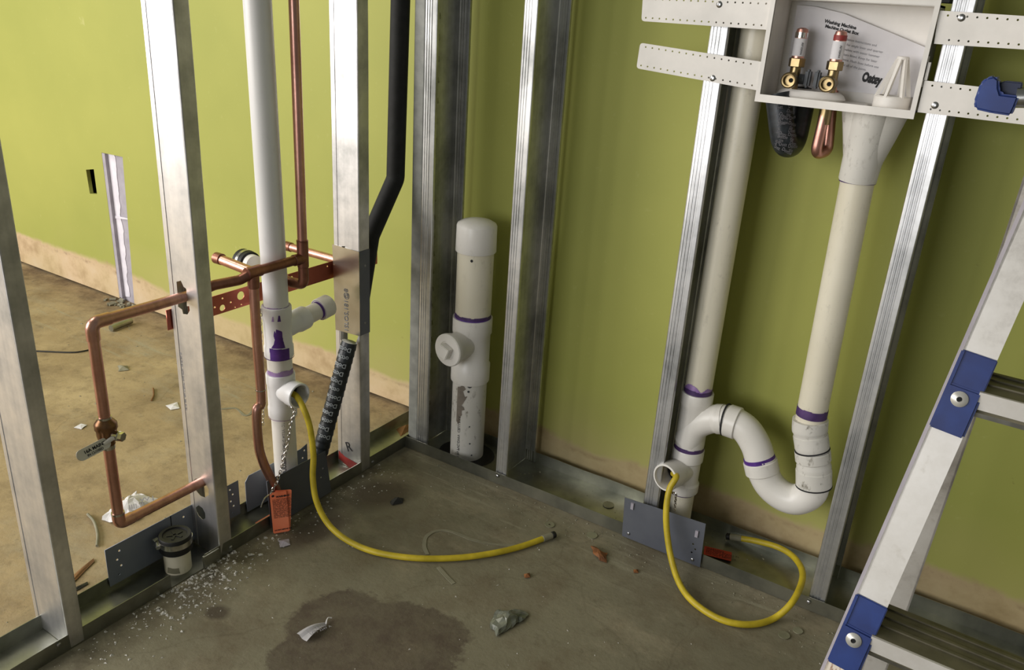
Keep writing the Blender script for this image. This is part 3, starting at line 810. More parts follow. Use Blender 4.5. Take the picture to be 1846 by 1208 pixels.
ring_stain('primer_stain', (VX, VY, zl), R2 + .0003, -.004, 0, 'violet_dark', rv, 8, h=.003)

# trap and standpipe --------------------------------------------------------------
sp_t = ony(1545.5, 328, BC - .002); sp_b = ony(1462, 752, BC - .002)
tr = thing('drain_trap', tuple(pp(1435, 905)), 'curved dirty white plastic trap joining the vent pipe to the standpipe', 'trap')
tp = [pp(*q_) for q_ in ((1300, 756), (1318, 758), (1344, 774), (1362, 802), (1371, 830))]
bm = bmesh.new(); sweep(bm, catmull(tp, 8), .0288, 28); obj('elbow', bm, 'pvc', tr, True)
tp = [pp(*q_) for q_ in ((1370, 826), (1374, 846), (1388, 874), (1412, 894), (1438, 900), (1461, 888), (1467, 866), (1467, 846))]
bm = bmesh.new(); sweep(bm, catmull(tp, 8), lambda t: .0295 if t < .9 else .0312, 28); obj('u_bend', bm, 'pvc', tr, True)
tp = [pp(*q_) for q_ in ((1467, 862), (1467, 838), (1464, 806), (1461, 784))]
bm = bmesh.new(); sweep(bm, catmull(tp, 6), lambda t: .0312 if (t < .38 or t > .62) else .0292, 28); obj('offset_bend', bm, 'pvc_dirty', tr, True)
tp = [pp(*q_) for q_ in ((1463, 800), (1460, 776), (1461, 756))]
bm = bmesh.new(); sweep(bm, catmull(tp, 6), lambda t: .0295 if t < .5 else .0318, 28); obj('upper_hub', bm, 'pvc_dirty', tr, True)


def joint(a, b, rr, mat, name, parent, bev=.0012):
    bm = bmesh.new(); cyl(bm, pp(*a), pp(*b), rr, bev=bev); return obj(name, bm, mat, parent, True)


joint((1311, 757), (1331, 764), .0322, 'pvc', 'hub', tr)
joint((1307.5, 756), (1309.5, 756.5), .0326, 'ink', 'primer_line', tr, 0)
joint((1370, 830), (1375, 852), .0325, 'pvc', 'hub', tr)
joint((1368, 823), (1370, 830), .0300, 'purple', 'primer_line', tr, 0)
joint((1467, 874), (1467, 846), .0325, 'pvc_dirty', 'hub', tr)
joint((1467, 874), (1467, 875.5), .0330, 'ink', 'primer_line', tr, 0)
joint((1464.5, 811), (1464.2, 809), .0318, 'ink', 'primer_line', tr, 0)
joint((1466, 830), (1464.6, 812), .0322, 'pvc_dirty', 'hub', tr)
# standpipe
spd = (sp_t - sp_b); spm = frame(sp_b, spd)
sd = thing('standpipe', tuple(sp_b), 'cream standpipe rising from the trap to a funnel under the outlet box', 'pipe')
bm = bmesh.new(); cyl(bm, sp_b - spd.normalized() * .01, sp_t + spd.normalized() * .01, R2); obj('riser_pipe', bm, 'pvc_cream', sd, True)
ring_stain('primer_stain', None, R2 + .0008, .004, .004, 'violet_dark', sd, 7, axis=spm, h=.016)
# funnel
bm = bmesh.new(); rings = []; n = 32; zc0 = sp_t.z
for (zz, rx, ry, cx) in ((0, .0260, .0260, 0), (0, .0285, .0285, 0), (.002, .0292, .0292, 0), (.030, .0300, .0300, 0), (.036, .031, .031, .000), (.075, .041, .034, .000), (.118, .052, .037, -.001)):
    c = Vector((sp_t.x + cx + .004 * zz / .1, BC - .002, zc0 + zz))
    rings.append([bm.verts.new(c + Vector((math.copysign(abs(math.cos(2 * PI * k / n)) ** (1 if zz < .05 else .8), math.cos(2 * PI * k / n)) * rx, math.sin(2 * PI * k / n) * ry, 0))) for k in range(n)])
for A_, B_ in zip(rings[:-1], rings[1:]):
    for k in range(n): bm.faces.new((A_[k], A_[(k + 1) % n], B_[(k + 1) % n], B_[k]))
cyl(bm, (sp_t.x - .001, BC - .004, zc0 + .004), (sp_t.x + .003, BC - .018, zc0 + .117), .0290, .0305)
obj('funnel', bm, 'pvc_dirty', sd, True)
bm = bmesh.new(); lathe(bm, [(.0262, 0), (.0290, -.0002), (.0290, .0016), (.0262, .0016)], frame(sp_t, spd), 32); obj('primer_line', bm, 'violet_dark', sd, True)

# floor stub with the rubber cap -----------------------------------------------------
sb = Vector((-1.176, .768, 0))
fs = thing('floor_stub', tuple(sb), 'short cream pipe stub in the floor track with a black rubber cap', 'pipe')
bm = bmesh.new(); cyl(bm, sb + Vector((0, 0, .002)), sb + Vector((0, 0, .06)), .0242); obj('stub_pipe', bm, 'pvc_cream', fs, True)
bm = bmesh.new(); lathe(bm, [(.0245, .046), (.0285, .046), (.0295, .048), (.0295, .076), (.0280, .0785), (.0225, .0785), (.0215, .0755), (0, .075)], Matrix.Translation(sb), 36); rc = obj('rubber_cap', bm, 'rubber', fs, True)
bm = bmesh.new()
for k in range(5): box(bm, (.003, -.0022, .0748), (.015, .0022, .0765), Matrix.Translation(sb) @ Matrix.Rotation(k * 2 * PI / 5 + .3, 4, 'Z'))
obj('raised_star', bm, 'rubber', rc)
bm = bmesh.new(); lathe(bm, [(.0296, .060), (.0303, .060), (.0303, .071), (.0296, .071)], Matrix.Translation(sb), 36); cb_ = obj('clamp_band', bm, 'steelband', fs, True)
bm = bmesh.new(); cyl(bm, sb + Vector((-.018, -.0265, .065)), sb + Vector((-.004, -.034, .064)), .0045, seg=14, bev=.001); obj('clamp_screw', bm, 'screw', fs, True); bm = bmesh.new(); box(bm, (sb.x - .026, sb.y - .031, .058), (sb.x - .016, sb.y - .020, .072), None, .001); obj('clamp_housing', bm, 'screw', fs)
cyl_patch('stain', tuple(sb), .0246, [(math.atan2(-1, 1.4) - .9, .006), (math.atan2(-1, 1.4) + .1, .006), (math.atan2(-1, 1.4) + .05, .018), (math.atan2(-1, 1.4) - .8, .019)], 'smear', fs)

# ---------------------------------------------------------------- copper
rc_ = .0092; XF = -1.136


def cpipe(pts, rad, name, parent, mat='copper', rr=rc_, n=8):
    bm = bmesh.new(); sweep(bm, fillet(pts, rad, n), rr, 18); return obj(name, bm, mat, parent, True)


def csleeve(a, b, rr, name, parent, mat='copper_dark'):
    bm = bmesh.new(); cyl(bm, a, b, rr, seg=20, bev=.001); return obj(name, bm, mat, parent, True)


E1 = onx(172, 584, AC); Hs = onx(326, 534, AC); E2 = onx(208, 938, AC); Hl = onx(366, 877, AC)
loop = thing('copper_loop', tuple(E2), 'copper pipe loop standing out of the second stud, split by the lever valve', 'pipe')
zc1 = (E1.z + Hs.z) / 2; yv = (E1.y + E2.y) / 2 + .0; E1 = Vector((AC, yv, zc1)); zl1 = (E2.z + Hl.z) / 2; E2 = Vector((AC, yv, zl1))
Vt = onx(183, 757, AC); Vb = onx(190, 800, AC)
cpipe([(AC, .880, zc1), E1, (AC, yv, Vt.z)], .016, 'upper_pipe', loop)
cpipe([(AC, yv, Vb.z), E2, (AC, .870, zl1)], .014, 'lower_pipe', loop)
bm = bmesh.new(); sweep(bm, fillet([E1 + Vector((0, .030, 0)), E1, E1 + Vector((0, 0, -.028))], .016), .0106, 18); obj('elbow', bm, 'copper', loop, True)
bm = bmesh.new(); sweep(bm, fillet([E2 + Vector((0, 0, .022)), E2, E2 + Vector((0, .024, 0))], .013), .0106, 18); obj('elbow', bm, 'copper', loop, True)
bm = bmesh.new(); cyl(bm, E2 + Vector((0, 0, .020)), E2 + Vector((0, 0, .024)), .0108); obj('solder_ring', bm, 'chrome', loop, True)
vl = thing('lever_valve', (AC, yv, Vb.z), 'brass shut-off valve with a white lever on the copper loop', 'valve')
bm = bmesh.new(); mx = Matrix.Translation((AC, yv, Vb.z - .004)); h = Vt.z - Vb.z + .006
lathe(bm, [(.0095, 0), (.0115, .002), (.0115, .010), (.015, .014), (.016, .020), (.016, .028), (.0178, .031), (.0178, .040), (.0150, .044), (.0115, h - .003), (.0095, h)], mx, 20); obj('valve_body', bm, 'brass_dark', vl, True)
bm = bmesh.new(); cyl(bm, (AC, yv, Vt.z - .001), (AC, yv, Vt.z + .004), .0106); cyl(bm, (AC, yv, Vb.z - .010), (AC, yv, Vb.z - .002), .0106); obj('solder_ring', bm, 'chrome', vl, True)
sm = Vector((AC, yv, (Vt.z + Vb.z) / 2 - .006)); sdv = Vector((1, .35, 0)).normalized()
bm = bmesh.new(); cyl(bm, sm, sm + sdv * .024, .0085, seg=16, bev=.001); cyl(bm, sm + sdv * .024, sm + sdv * .031, .0078, seg=6); obj('stem_nut', bm, 'chrome', vl)
ha = onx(187, 800, AC + .012); hb = onx(142, 823, AC + .012); U_ = (hb - ha).normalized(); Vv = Vector((U_.z, 0, 0)) if 0 else Vector((0, -U_.z, U_.y))
if Vv.z < 0: Vv = -Vv
Nl = Vector((1, -.9, .45)); Nl = (Nl - U_ * Nl.dot(U_)).normalized(); Vv = Nl.cross(-U_); hm = pframe(ha, -U_, Vv); Lh = (hb - ha).length
hn = plate('lever_handle', rect(-Lh - .004, -.0095, .010, .0088, .0085), [], .003, hm, 'white', vl)
bm = bmesh.new(); sweep(bm, [ha + Vector((.0015, 0, 0)), (ha + sm + sdv * .02) / 2 + Vector((.002, .002, .003)), sm + sdv * .026], .004, 8); obj('lever_arm', bm, 'white', vl, True)
Nn = hm.to_3x3() @ Vector((0, 0, 1)); off = .0034 if Nn.x > 0 else -.0004
text('lever_lettering', '16A MAINTOPP', .0075, hm @ Matrix.Translation((-Lh + .008, -.001, off)), 'ink', vl, bold=.0002, extr=.0001)
text('lever_lettering', 'IN CLOSED', .0055, hm @ Matrix.Translation((-Lh + .011, -.007, off)), 'ink', vl, bold=.0001, extr=.0001)

sup = thing('copper_supply', tuple(onx(455, 495, XF)), 'copper supply pipes crossing in front of the white vent pipe of the left partition', 'pipe')
T1 = onx(456, 492, XF); T2 = onx(546, 464, XF); zt_ = (T1.z + T2.z) / 2; T1.z = T2.z = zt_
J = onx(436, 502, XF - .01)
cpipe([(AC, .855, zc1), onx(386, 514, -1.158), onx(432, 505, -1.144), onx(448, 496, XF), T1, T2], .015, 'cross_pipe', sup, 'copper_dark')
csleeve(Vector((XF, T1.y - .015, zt_)), Vector((XF, T1.y + .018, zt_)), .0110, 'tee_fitting', sup)
csleeve(Vector((XF, T2.y - .024, zt_)), Vector((XF, T2.y + .004, zt_)), .0110, 'tee_fitting', sup)
csleeve(Vector((XF, T2.y, zt_ - .018)), Vector((XF, T2.y, zt_ + .034)), .0110, 'tee_fitting', sup)
cpipe([Vector((XF, T2.y, zt_)), Vector((XF, T2.y + .000, 2.6))], .01, 'riser_pipe', sup)
csleeve(Vector((XF, T2.y, zt_ + .033)), Vector((XF, T2.y, zt_ + .036)), .0114, 'solder_ring', sup)
Eb = onx(548, 514, XF); Eb.y = T2.y
cpipe([Vector((XF, T2.y, zt_)), Eb, Eb + Vector((-.05, -.006, 0))], .014, 'drop_elbow', sup, 'copper_dark', .0100)
bm = bmesh.new(); lathe(bm, [(.0, 0), (.016, .0), (.018, .004), (.018, .014), (.012, .022), (.010, .024)], frame(Eb + Vector((-.066, -.008, 0)), (1, 0, 0)), 20); obj('drop_ear', bm, 'copper_dark', sup, True)
St = ony(392, 470, T1.y); St.z = zt_ + .006
cpipe([Vector((St.x, T1.y, St.z)), Vector((XF, T1.y, zt_))], .01, 'stub_pipe', sup)
csleeve(Vector((St.x - .004, T1.y, St.z)), Vector((St.x + .014, T1.y, St.z)), .0108, 'end_cap', sup)
D0 = Vector((XF, T1.y, zt_)); Dm = onx(463, 760, XF); De = onx(488, 862, XF)
bm = bmesh.new(); sweep(bm, catmull([D0, Vector((XF, T1.y, .42)), Vector((XF, T1.y + .002, .30)), onx(463, 740, XF), onx(466, 800, XF), onx(474, 832, XF), De, De + (De - onx(474, 832, XF)) * .8], 8), rc_, 18); obj('drop_pipe', bm, 'copper', sup, True)
csleeve(Vector((XF, T1.y, zt_ - .030)), Vector((XF, T1.y, zt_ - .006)), .0108, 'tee_fitting', sup)
z_ = onx(460, 708, XF).z; csleeve(Vector((XF, T1.y + .002, z_)), Vector((XF, T1.y + .002, z_ + .0025)), .0102, 'solder_ring', sup, 'chrome')
rs = thing('copper_stub', tuple(ony(518, 444, 1.262)), 'horizontal copper stub behind the riser, running in behind the third stud', 'pipe')
a_ = ony(517, 443, 1.262); b_ = ony(606, 469, 1.262); b_ = Vector((-1.15, 1.262, (a_.z + b_.z) / 2)); a_.z = b_.z
cpipe([a_, b_], .01, 'stub_pipe', rs); csleeve(a_ + Vector((-.004, 0, 0)), a_ + Vector((.016, 0, 0)), .0108, 'end_cap', rs)

# copper strap
xs = -1.2185
q = [onx(*p, xs) for p in ((378, 537), (600, 470), (378, 573), (600, 500), (680, 447), (300, 565))]
zs1 = (q[0].z + q[1].z) / 2; zs0 = (q[2].z + q[3].z) / 2; ys_0 = ys2 - .008; ys_1 = onx(680, 460, xs).y
hs = []
for (px, py, rr) in ((434, 533, .0085), (401, 555, .0062), (387, 554, .002), (401, 538, .002), (416, 545, .002), (424, 556, .0015), (435, 549, .0016), (526, 500, .0028), (538, 506, .002), (675, 462, .0018), (590, 480, .0018)):
    p = onx(px, py, xs); hs.append(circ(p.y, min(max(p.z, zs0 + rr + .002), zs1 - rr - .002), rr, 14))
cst = thing('pipe_strap', (xs, ys_0, zs0), 'long perforated copper-coated strap across the back of the left partition', 'strap')
plate('strap_sheet', rect(ys_0, zs0, ys_1, zs1), hs, .0012, pframe((xs - .001, 0, 0), (0, 1, 0), (0, 0, 1)), 'copper_strap', cst)

# black rubber coupling behind the pipe
cc = onx(455, 474, -1.235)
rcp = thing('rubber_coupling', tuple(cc), 'black rubber coupling with a steel band half hidden behind the vent pipe', 'coupling')
bm = bmesh.new(); lathe(bm, [(0, 0), (.021, 0), (.023, .002), (.023, .03), (.019, .032), (0, .032)], frame(cc + Vector((-.03, 0, 0)), (1, -.15, 0)), 28); obj('rubber_sleeve', bm, 'rubber', rcp, True)
bm = bmesh.new(); lathe(bm, [(.0232, .012), (.0238, .012), (.0238, .02), (.0232, .02)], frame(cc + Vector((-.03, 0, 0)), (1, -.15, 0)), 28); obj('clamp_band', bm, 'steelband', rcp, True)
bm = bmesh.new(); lathe(bm, [(.0, .03), (.019, .031), (.019, .045), (0, .045)], frame(cc + Vector((-.03, 0, 0)), (1, -.15, 0)), 28); obj('pipe_end', bm, 'pvc', rcp, True)

# black insulated line of the left partition
bl_ = thing('insulated_pipe', tuple(onx(578, 812, AC)), 'black insulated pipe slanting through the third stud, wrapped below in printed tape', 'pipe')
pu = [onx(722, 0, AC + .005), onx(713, 322, AC + .005), onx(672, 412, AC), onx(636, 585, AC)]
pu[0].z = pu[0].z; top = pu[0] + (pu[0] - pu[1]).normalized() * .9
mid = onx(660, 450, AC)
bm = bmesh.new(); sweep(bm, fillet([top, pu[0], pu[1], onx(668, 425, AC - .012), onx(650, 540, AC - .012)], [.05, .03, .04]), .0200, 24); obj('foam_sleeve', bm, 'foam', bl_, True)
lo_a, lo_b = ony(630, 616, 1.209), onx(574, 828, AC); ax_ = (lo_b - lo_a); ax_n = ax_.normalized()
tp_ = [lo_a, lo_b]; tpp = [tp_[0]]
for q_ in tp_[1:]:
    m = max(1, int((q_ - tpp[-1]).length / .0025)); st0 = tpp[-1]
    for k in range(1, m + 1): tpp.append(st0.lerp(q_, k / m))
Ltp = sum((b - a).length for a, b in zip(tpp[:-1], tpp[1:]))
bm = bmesh.new(); sweep(bm, tpp, lambda t: .0168 + .0014 * ((t * Ltp / .0155) % 1), 24); obj('tape_wrap', bm, 'tape', bl_, True)
# white wording on the tape, upside down as wrapped
vw = (CAMP - (lo_a + lo_b) / 2).normalized(); sidev = ax_n.cross(vw).normalized(); nrm = sidev.cross(ax_n).normalized()
if nrm.dot(vw) < 0: nrm = -nrm
random.seed(5)
for i in range(12):
    c = lo_a + ax_n * (.010 + i * .0185); sft = random.uniform(-.011, -.001)
    me = textmesh(['Dottie', 'ottie', 'Dottie', 'Dott'][i % 4], .0135, extr=.0001, bold=.0003)
    ux = -sidev if True else sidev
    # upside-down: text x to the viewer's left
    rx_ = vw.cross(Vector((0, 0, 1))).normalized()
    Ux = sidev if sidev.dot(rx_) > 0 else -sidev; Uy = ax_n
    for v in me.vertices:
        s_ = v.co.x + sft - .004; a = max(-1.35, min(1.35, s_ / .0187)); v.co = c + Ux * (math.sin(a) * .0189) + nrm * (math.cos(a) * .0189) + Uy * (v.co.y)
    link('tape_lettering', me, 'whiteink', bl_)

# ---------------------------------------------------------------- hoses, tags, chains
def hose(name, px_pts, label, r_=.0062, tip=.018):
    P = []
    for q_ in px_pts: P.append(q_)
    root = thing(name, tuple(P[-1]), label, 'hose')
    path = catmull(P, 8)
    bm = bmesh.new(); sweep(bm, path, r_, 14); obj('hose_tube', bm, 'yellow', root, True)
    d = (path[-1] - path[-3]).normalized()
    bm = bmesh.new(); cyl(bm, path[-1] - d * .022, path[-1] + d * .002, r_ + .0008, seg=16, bev=.0008); obj('metal_ferrule', bm, 'brass_dark' if tip < .015 else 'smear', root, True)
    bm = bmesh.new(); cyl(bm, path[-1] + d * .002, path[-1] + d * (.002 + tip * .5), r_ + .001, seg=16, bev=.001); obj('end_cap', bm, 'rubber', root, True)
    return root


ms = mtip - md * .028 + Vector((0, -.008, .002))
H1 = [ms, onx(534, 714, -1.125), onx(548, 738, -1.10), onx(559, 772, -1.085), onx(565, 820, -1.075), onx(564, 862, -1.07), onx(571, 905, -1.055)] + \
     [onz(*p) for p in ((592, 945, .030), (626, 974, .012))] + [onz(*p, .0075) for p in ((675, 995), (745, 1006), (820, 1006), (885, 998), (940, 985), (993, 966))]
hose('test_hose', H1, 'yellow test hose from the left cleanout, curving across the open floor')
vs_ = vt - vd * .03
H2 = [vs_, onx(1220, 862, vt.x + .0), ony(1207, 882, 1.365), ony(1201, 920, 1.352), ony(1203, 965, 1.342), ony(1212, 1015, 1.325)] + \
     [onz(*p) for p in ((1228, 1058, .012),)] + [onz(*p, .0075) for p in ((1255, 1090), (1300, 1117), (1350, 1126), (1395, 1115))] + [onz(1430, 1083, .037)] + [onz(1447, 1040, .042), onz(1436, 1010, .034), onz(1408, 989, .030), onz(1365, 976, .025), onz(1318, 968, .015)]
H2[1] = ony(1219, 860, vt.y - .004)
hose('test_hose', H2, 'yellow test hose from the right cleanout, looping back over the floor track', tip=.016)


def chain(bm, path, pitch=.0062, r_=.0034, t=.0008):
    # walk the path
    d = 0; k = 0; path = [Vector(p) for p in path]
    acc = [0]
    for a, b in zip(path[:-1], path[1:]): acc.append(acc[-1] + (b - a).length)
    while d < acc[-1]:
        i = max(j for j in range(len(acc) - 1) if acc[j] <= d); u = (d - acc[i]) / max(acc[i + 1] - acc[i], 1e-9)
        P = path[i].lerp(path[i + 1], u); T = (path[i + 1] - path[i]).normalized()
        m_ = frame(P, T) @ Matrix.Rotation(k * PI / 2 + .6, 4, 'Z') @ Matrix.Rotation(PI / 2, 4, 'X')
        n, mseg = 10, 5; rings = []
        for a in range(n):
            th = 2 * PI * a / n; c = Vector((math.cos(th) * r_ * .75, math.sin(th) * r_ * 1.35, 0)); nn = Vector((math.cos(th), math.sin(th), 0))
            rings.append([bm.verts.new(m_ @ (c + nn * t * math.cos(2 * PI * b / mseg) + Vector((0, 0, t * math.sin(2 * PI * b / mseg))))) for b in range(mseg)])
        for a in range(n):
            for b in range(mseg): bm.faces.new((rings[a][b], rings[(a + 1) % n][b], rings[(a + 1) % n][(b + 1) % mseg], rings[a][(b + 1) % mseg]))
        d += pitch; k += 1


tg = thing('warning_tag', tuple(onx(500, 960, -1.12)), 'orange printed warning tag hanging on a chain before the dark plate', 'tag')
xt = -1.118
tc0 = onx(500, 920, xt); tn0 = Vector((.80, -.60, .10)).normalized()


def onplane(px, py):
    d = ray(px, py); return CAMP + d * ((tc0 - CAMP).dot(tn0) / d.dot(tn0))


c4_ = [onplane(*p) for p in ((484, 888), (511, 877), (519, 950), (491, 961))]
O_ = c4_[3]; Vt_ = (c4_[0] - c4_[3]); Ut = (c4_[2] - c4_[3]); Wt, Ht = Ut.length, Vt_.length; Ut = Ut - Vt_.normalized() * Ut.dot(Vt_.normalized())
tm = pframe(O_ + Vector((.003, 0, 0)), Ut, Vt_ - Ut.normalized() * Vt_.dot(Ut.normalized()))
plate('tag_card', rect(0, 0, Wt, Ht, .003), [circ(.006, Ht - .008, .003, 10)], .001, tm, 'orange', tg)
plate('tag_card', rect(0, 0, Wt, Ht, .003), [circ(.006, Ht - .008, .003, 10)], .001, tm @ Matrix.Translation((.002, .002, -.004)) @ Matrix.Rotation(-.10, 4, 'Z'), 'orange', tg)
text('tag_lettering', 'WARNING', Wt * .165, tm @ Matrix.Translation((Wt * .36, Ht - .0125, .0012)), 'ink', tg, bold=.0003, extr=.0001)
tl = '\n'.join(['DO NOT STAND IN', 'FRONT OF PLUG OR', 'PIPE WHEN UNDER', 'PRESSURE. DEFLATE', 'PLUG ONLY AFTER', 'ALL THE TEST LOAD', 'IS RELEASED. DO', 'NOT USE IN PLACE', 'OF PERMANENT CAP.', 'KEEP CHAIN TIGHT', 'AND TIED TO THE', 'FITTING. MISUSE', 'MAY CAUSE INJURY'])
text('tag_lettering', tl, Wt * .125, tm @ Matrix.Translation((Wt * .12, Ht * .80, .0012)), 'ink', tg, extr=.0001, space=.82)
text('tag_lettering', 'DO NOT REMOVE TAG', Wt * .10, tm @ Matrix.Translation((Wt * .10, Ht * .06, .0012)), 'ink', tg, bold=.0002, extr=.0001)
bm = bmesh.new(); chain(bm, [mtip - md * .02 + Vector((0, -.018, -.012)), mtip + Vector((.004, -.018, -.026)), onx(524, 765, -1.118), onx(519, 800, -1.118), onx(508, 842, -1.118), onx(500, 868, -1.116), onx(487, 891, -1.114)]); obj('chain', bm, 'chrome', tg)
bm = bmesh.new(); sweep(bm, catmull([onx(485, 892, -1.114), onx(476, 900, -1.112), onx(470, 915, -1.108)], 6), .0012, 8); obj('wire_tie', bm, 'chrome', tg)
rt = thing('plastic_tag', tuple(onz(478, 945, .02)), 'orange-red tag lying in the left floor track behind the hanging tag', 'tag')
c_ = [onz(*p, .004) for p in ((460, 943), (486, 928), (494, 945), (472, 956))]
plate('tag_card', [(p.x, p.y) for p in c_], [], .0012, Matrix.Translation((0, 0, .0035)), 'orange', rt)
mc = thing('metal_chain', tuple(onx(476, 760, AC + .01)), 'thin glinting chain dangling behind the copper drop pipe', 'chain')
bm = bmesh.new(); chain(bm, [onx(470, 560, AC - .012), onx(471, 640, AC - .012), onx(476, 700, AC - .012), onx(474, 770, AC - .012)], .009, .0028); obj('chain_links', bm, 'chrome', mc)
bm = bmesh.new(); chain(bm, [vs_ + Vector((.008, 0, -.016)), vt + Vector((.010, -.004, -.024)), ony(1219, 890, 1.36), ony(1216, 922, 1.378)], .006, .003); mc2 = obj('metal_chain', bm, 'chrome'); tag(mc2, 'short steel chain hanging out of the right cleanout behind the hose', 'chain')
rt2 = thing('warning_tag', tuple(onz(1290, 990, .01)), 'dull red printed tag lying in the track beside the right dark plate', 'tag')
c_ = [onz(*p, .006) for p in ((1268, 1000), (1318, 1012), (1323, 985), (1272, 970))]
Uu = (c_[1] - c_[0]); Wd = Uu.length; Vv_ = c_[3] - c_[0]; m_ = pframe(c_[0], Uu, Vv_); Hd = .030
plate('tag_card', rect(0, 0, Wd, Hd, .002), [], .0012, m_, 'redtag', rt2)
text('tag_lettering', 'WARNING\nDO NOT STAND IN\nFRONT OF PLUG\nDO NOT REMOVE', .0075, m_ @ Matrix.Translation((.004, Hd - .009, .0014)), 'ink', rt2, extr=.0001, space=.8)

# ---------------------------------------------------------------- laundry outlet box
YB = 1.385; zx = lambda px, py, y=YB: ony(px, py, y)
X0, X1, Z0, Z1 = -.407, -.174, .915, 1.068; YD = 1.478
ob = thing('outlet_box', ((X0 + X1) / 2, YD, Z0), 'white laundry outlet box with four perforated side brackets screwed to the studs', 'box')
bm = bmesh.new(); t_ = .003
box(bm, (X0, YD - t_, Z0), (X1, YD, Z1)); box(bm, (X0, YB, Z0), (X0 + t_, YD, Z1)); box(bm, (X1 - t_, YB, Z0), (X1, YD, Z1)); box(bm, (X0, YB, Z1 - t_), (X1, YD, Z1))
obj('box_walls', bm, 'white', ob)
hx = -.225
vx1, vx2 = -.368, -.308
plate('box_floor', rect(X0, YB, X1, YD), [circ(hx, 1.44, .024, 24)], .003, Matrix.Translation((0, 0, Z0)), 'white', ob)
bm = bmesh.new()   # front rim
for a_, b_ in (((X0 - .004, YB - .003, Z0 - .006), (X1 + .004, YB + .002, Z0 + .006)), ((X0 - .004, YB - .003, Z1 - .002), (X1 + .004, YB + .002, Z1 + .006)), ((X0 - .004, YB - .003, Z0 + .006), (X0 + .003, YB + .002, Z1 - .002)), ((X1 - .003, YB - .003, Z0 + .006), (X1 + .004, YB + .002, Z1 - .002))): box(bm, a_, b_)
obj('front_rim', bm, 'white', ob)
bm = bmesh.new(); lathe(bm, [(0, 0), (.052, 0), (.056, .004), (.052, .010), (.045, .014), (0, .014)], Matrix.Translation((-.338, 1.440, Z0 + .002)) @ Matrix.Scale(.45, 4, (0, 1, 0)), 28); obj('valve_plinth', bm, 'white', ob, True)
bm = bmesh.new(); box(bm, (X1, YB + .002, .965), (X1 + .009, YB + .012, .990)); box(bm, (X1, YB + .002, .955), (X1 + .005, YB + .012, .998)); obj('side_tab', bm, 'white', ob)


def bracket(c4, nh, label=None, side=-1, skip=()):
    """c4: outer-top, outer-bottom, inner-bottom, inner-top as pixels on the stud face plane"""
    q_ = [ony(*p, YB + .004) for p in c4]; ot, obt, ib, it = [(p.x, p.z) for p in q_]
    # rounded outer corners
    def lerp(a, b, t): return (a[0] + (b[0] - a[0]) * t, a[1] + (b[1] - a[1]) * t)
    def L2(a, b): return math.hypot(a[0] - b[0], a[1] - b[1])
    rr = .006; out = [it]
    for c, p, n_ in ((ot, it, obt), (obt, ot, ib)):
        s = lerp(c, p, rr / L2(c, p)); e = lerp(c, n_, rr / L2(c, n_))
        for k in range(5):
            t = k / 4; out.append(tuple((1 - t) ** 2 * s[i] + 2 * t * (1 - t) * c[i] + t * t * e[i] for i in (0, 1)))
    out.append(ib); hs_ = []
    for v, ph in ((.13, .55), (.86, .2)):
        a = lerp(ot, obt, v); b = lerp(it, ib, v); Lr = L2(a, b); n_ = int((Lr - .012) / .0125)
        for k in range(n_ + 1):
            u = (.006 + ph * .01 + k * .0125) / Lr
            if u < .96: hs_.append(circ(*lerp(a, b, u), .0015, 8))
    o = plate('mounting_bracket', out, hs_, .002, pframe((0, YB + .004, 0), (1, 0, 0), (0, 0, 1)), 'white', ob)
    return o


bracket(((1160, -8), (1157, 38), (1386, 54), (1394, 0)), 0)
bracket(((1155, 77), (1148, 123), (1372, 164), (1378, 112)), 0)
bracket(((1990, 38), (1984, 98), (1684, 79), (1693, 19)), 0)
bracket(((1990, 182), (1976, 240), (1654, 202), (1667, 145)), 0)
for px, py in ((1296, 8), (1284, 141), (1733, 32), (1685, 190)):
    p = ony(px, py, YB); screw(ob, (p.x, YB + .0035, p.z), (0, -1, 0), .0055)

# paper leaflet
lf = thing('instruction_leaflet', (-.26, 1.470, .93), 'white printed leaflet standing curled inside the outlet box', 'leaflet')
lmx = pframe((-.392, 1.474, .932), (1, -.02, -.0), (0, -.06, 1)); Wl = .212
LW = [(0, 0), (Wl, .002), (Wl - .001, .075), (Wl * .72, .094), (Wl * .36, .118), (.03, .126), (0, .127)]
plate('paper_sheet', LW, [], .0006, lmx, 'paper', lf)
def lt(px, py): p = ony(px, py, 1.470); return Matrix.Translation((0, 0, .0009)) @ Matrix.Translation((p.x + .392, (p.z - .932), 0))
def ltext(s, size, px, py, mat='ink', rot=-.02, **k):
    p = ony(px, py, 1.470); loc = lmx @ Matrix.Translation((p.x + .392, p.z - .932, .0009)) @ Matrix.Rotation(rot, 4, 'Z'); text('leaflet_lettering', s, size, loc, mat, lf, extr=.00005, **k)
ltext('Washing Machine', .0072, 1487, 40, bold=.0003, rot=-.15)
ltext('Machine Outlet Box', .0066, 1488, 49, bold=.0003, rot=-.15)
for i, s in enumerate(('Installation Instructions and', 'Parts for single lever and quarter', 'turn valves with water hammer', 'arresters fitted. Keep for later', 'reference. Flush lines before use', 'and test all of the joints.')):
    ltext(s, .0052, 1515 - i * 2, 70 + i * 9.0, 'greyink', rot=-.13)
ltext('Oatey', .0190, 1553, 145, bold=.0013, sx=.62, rot=-.12)
ltext('SUPPORTING THE TRADE', .0022, 1556, 147, 'ink')

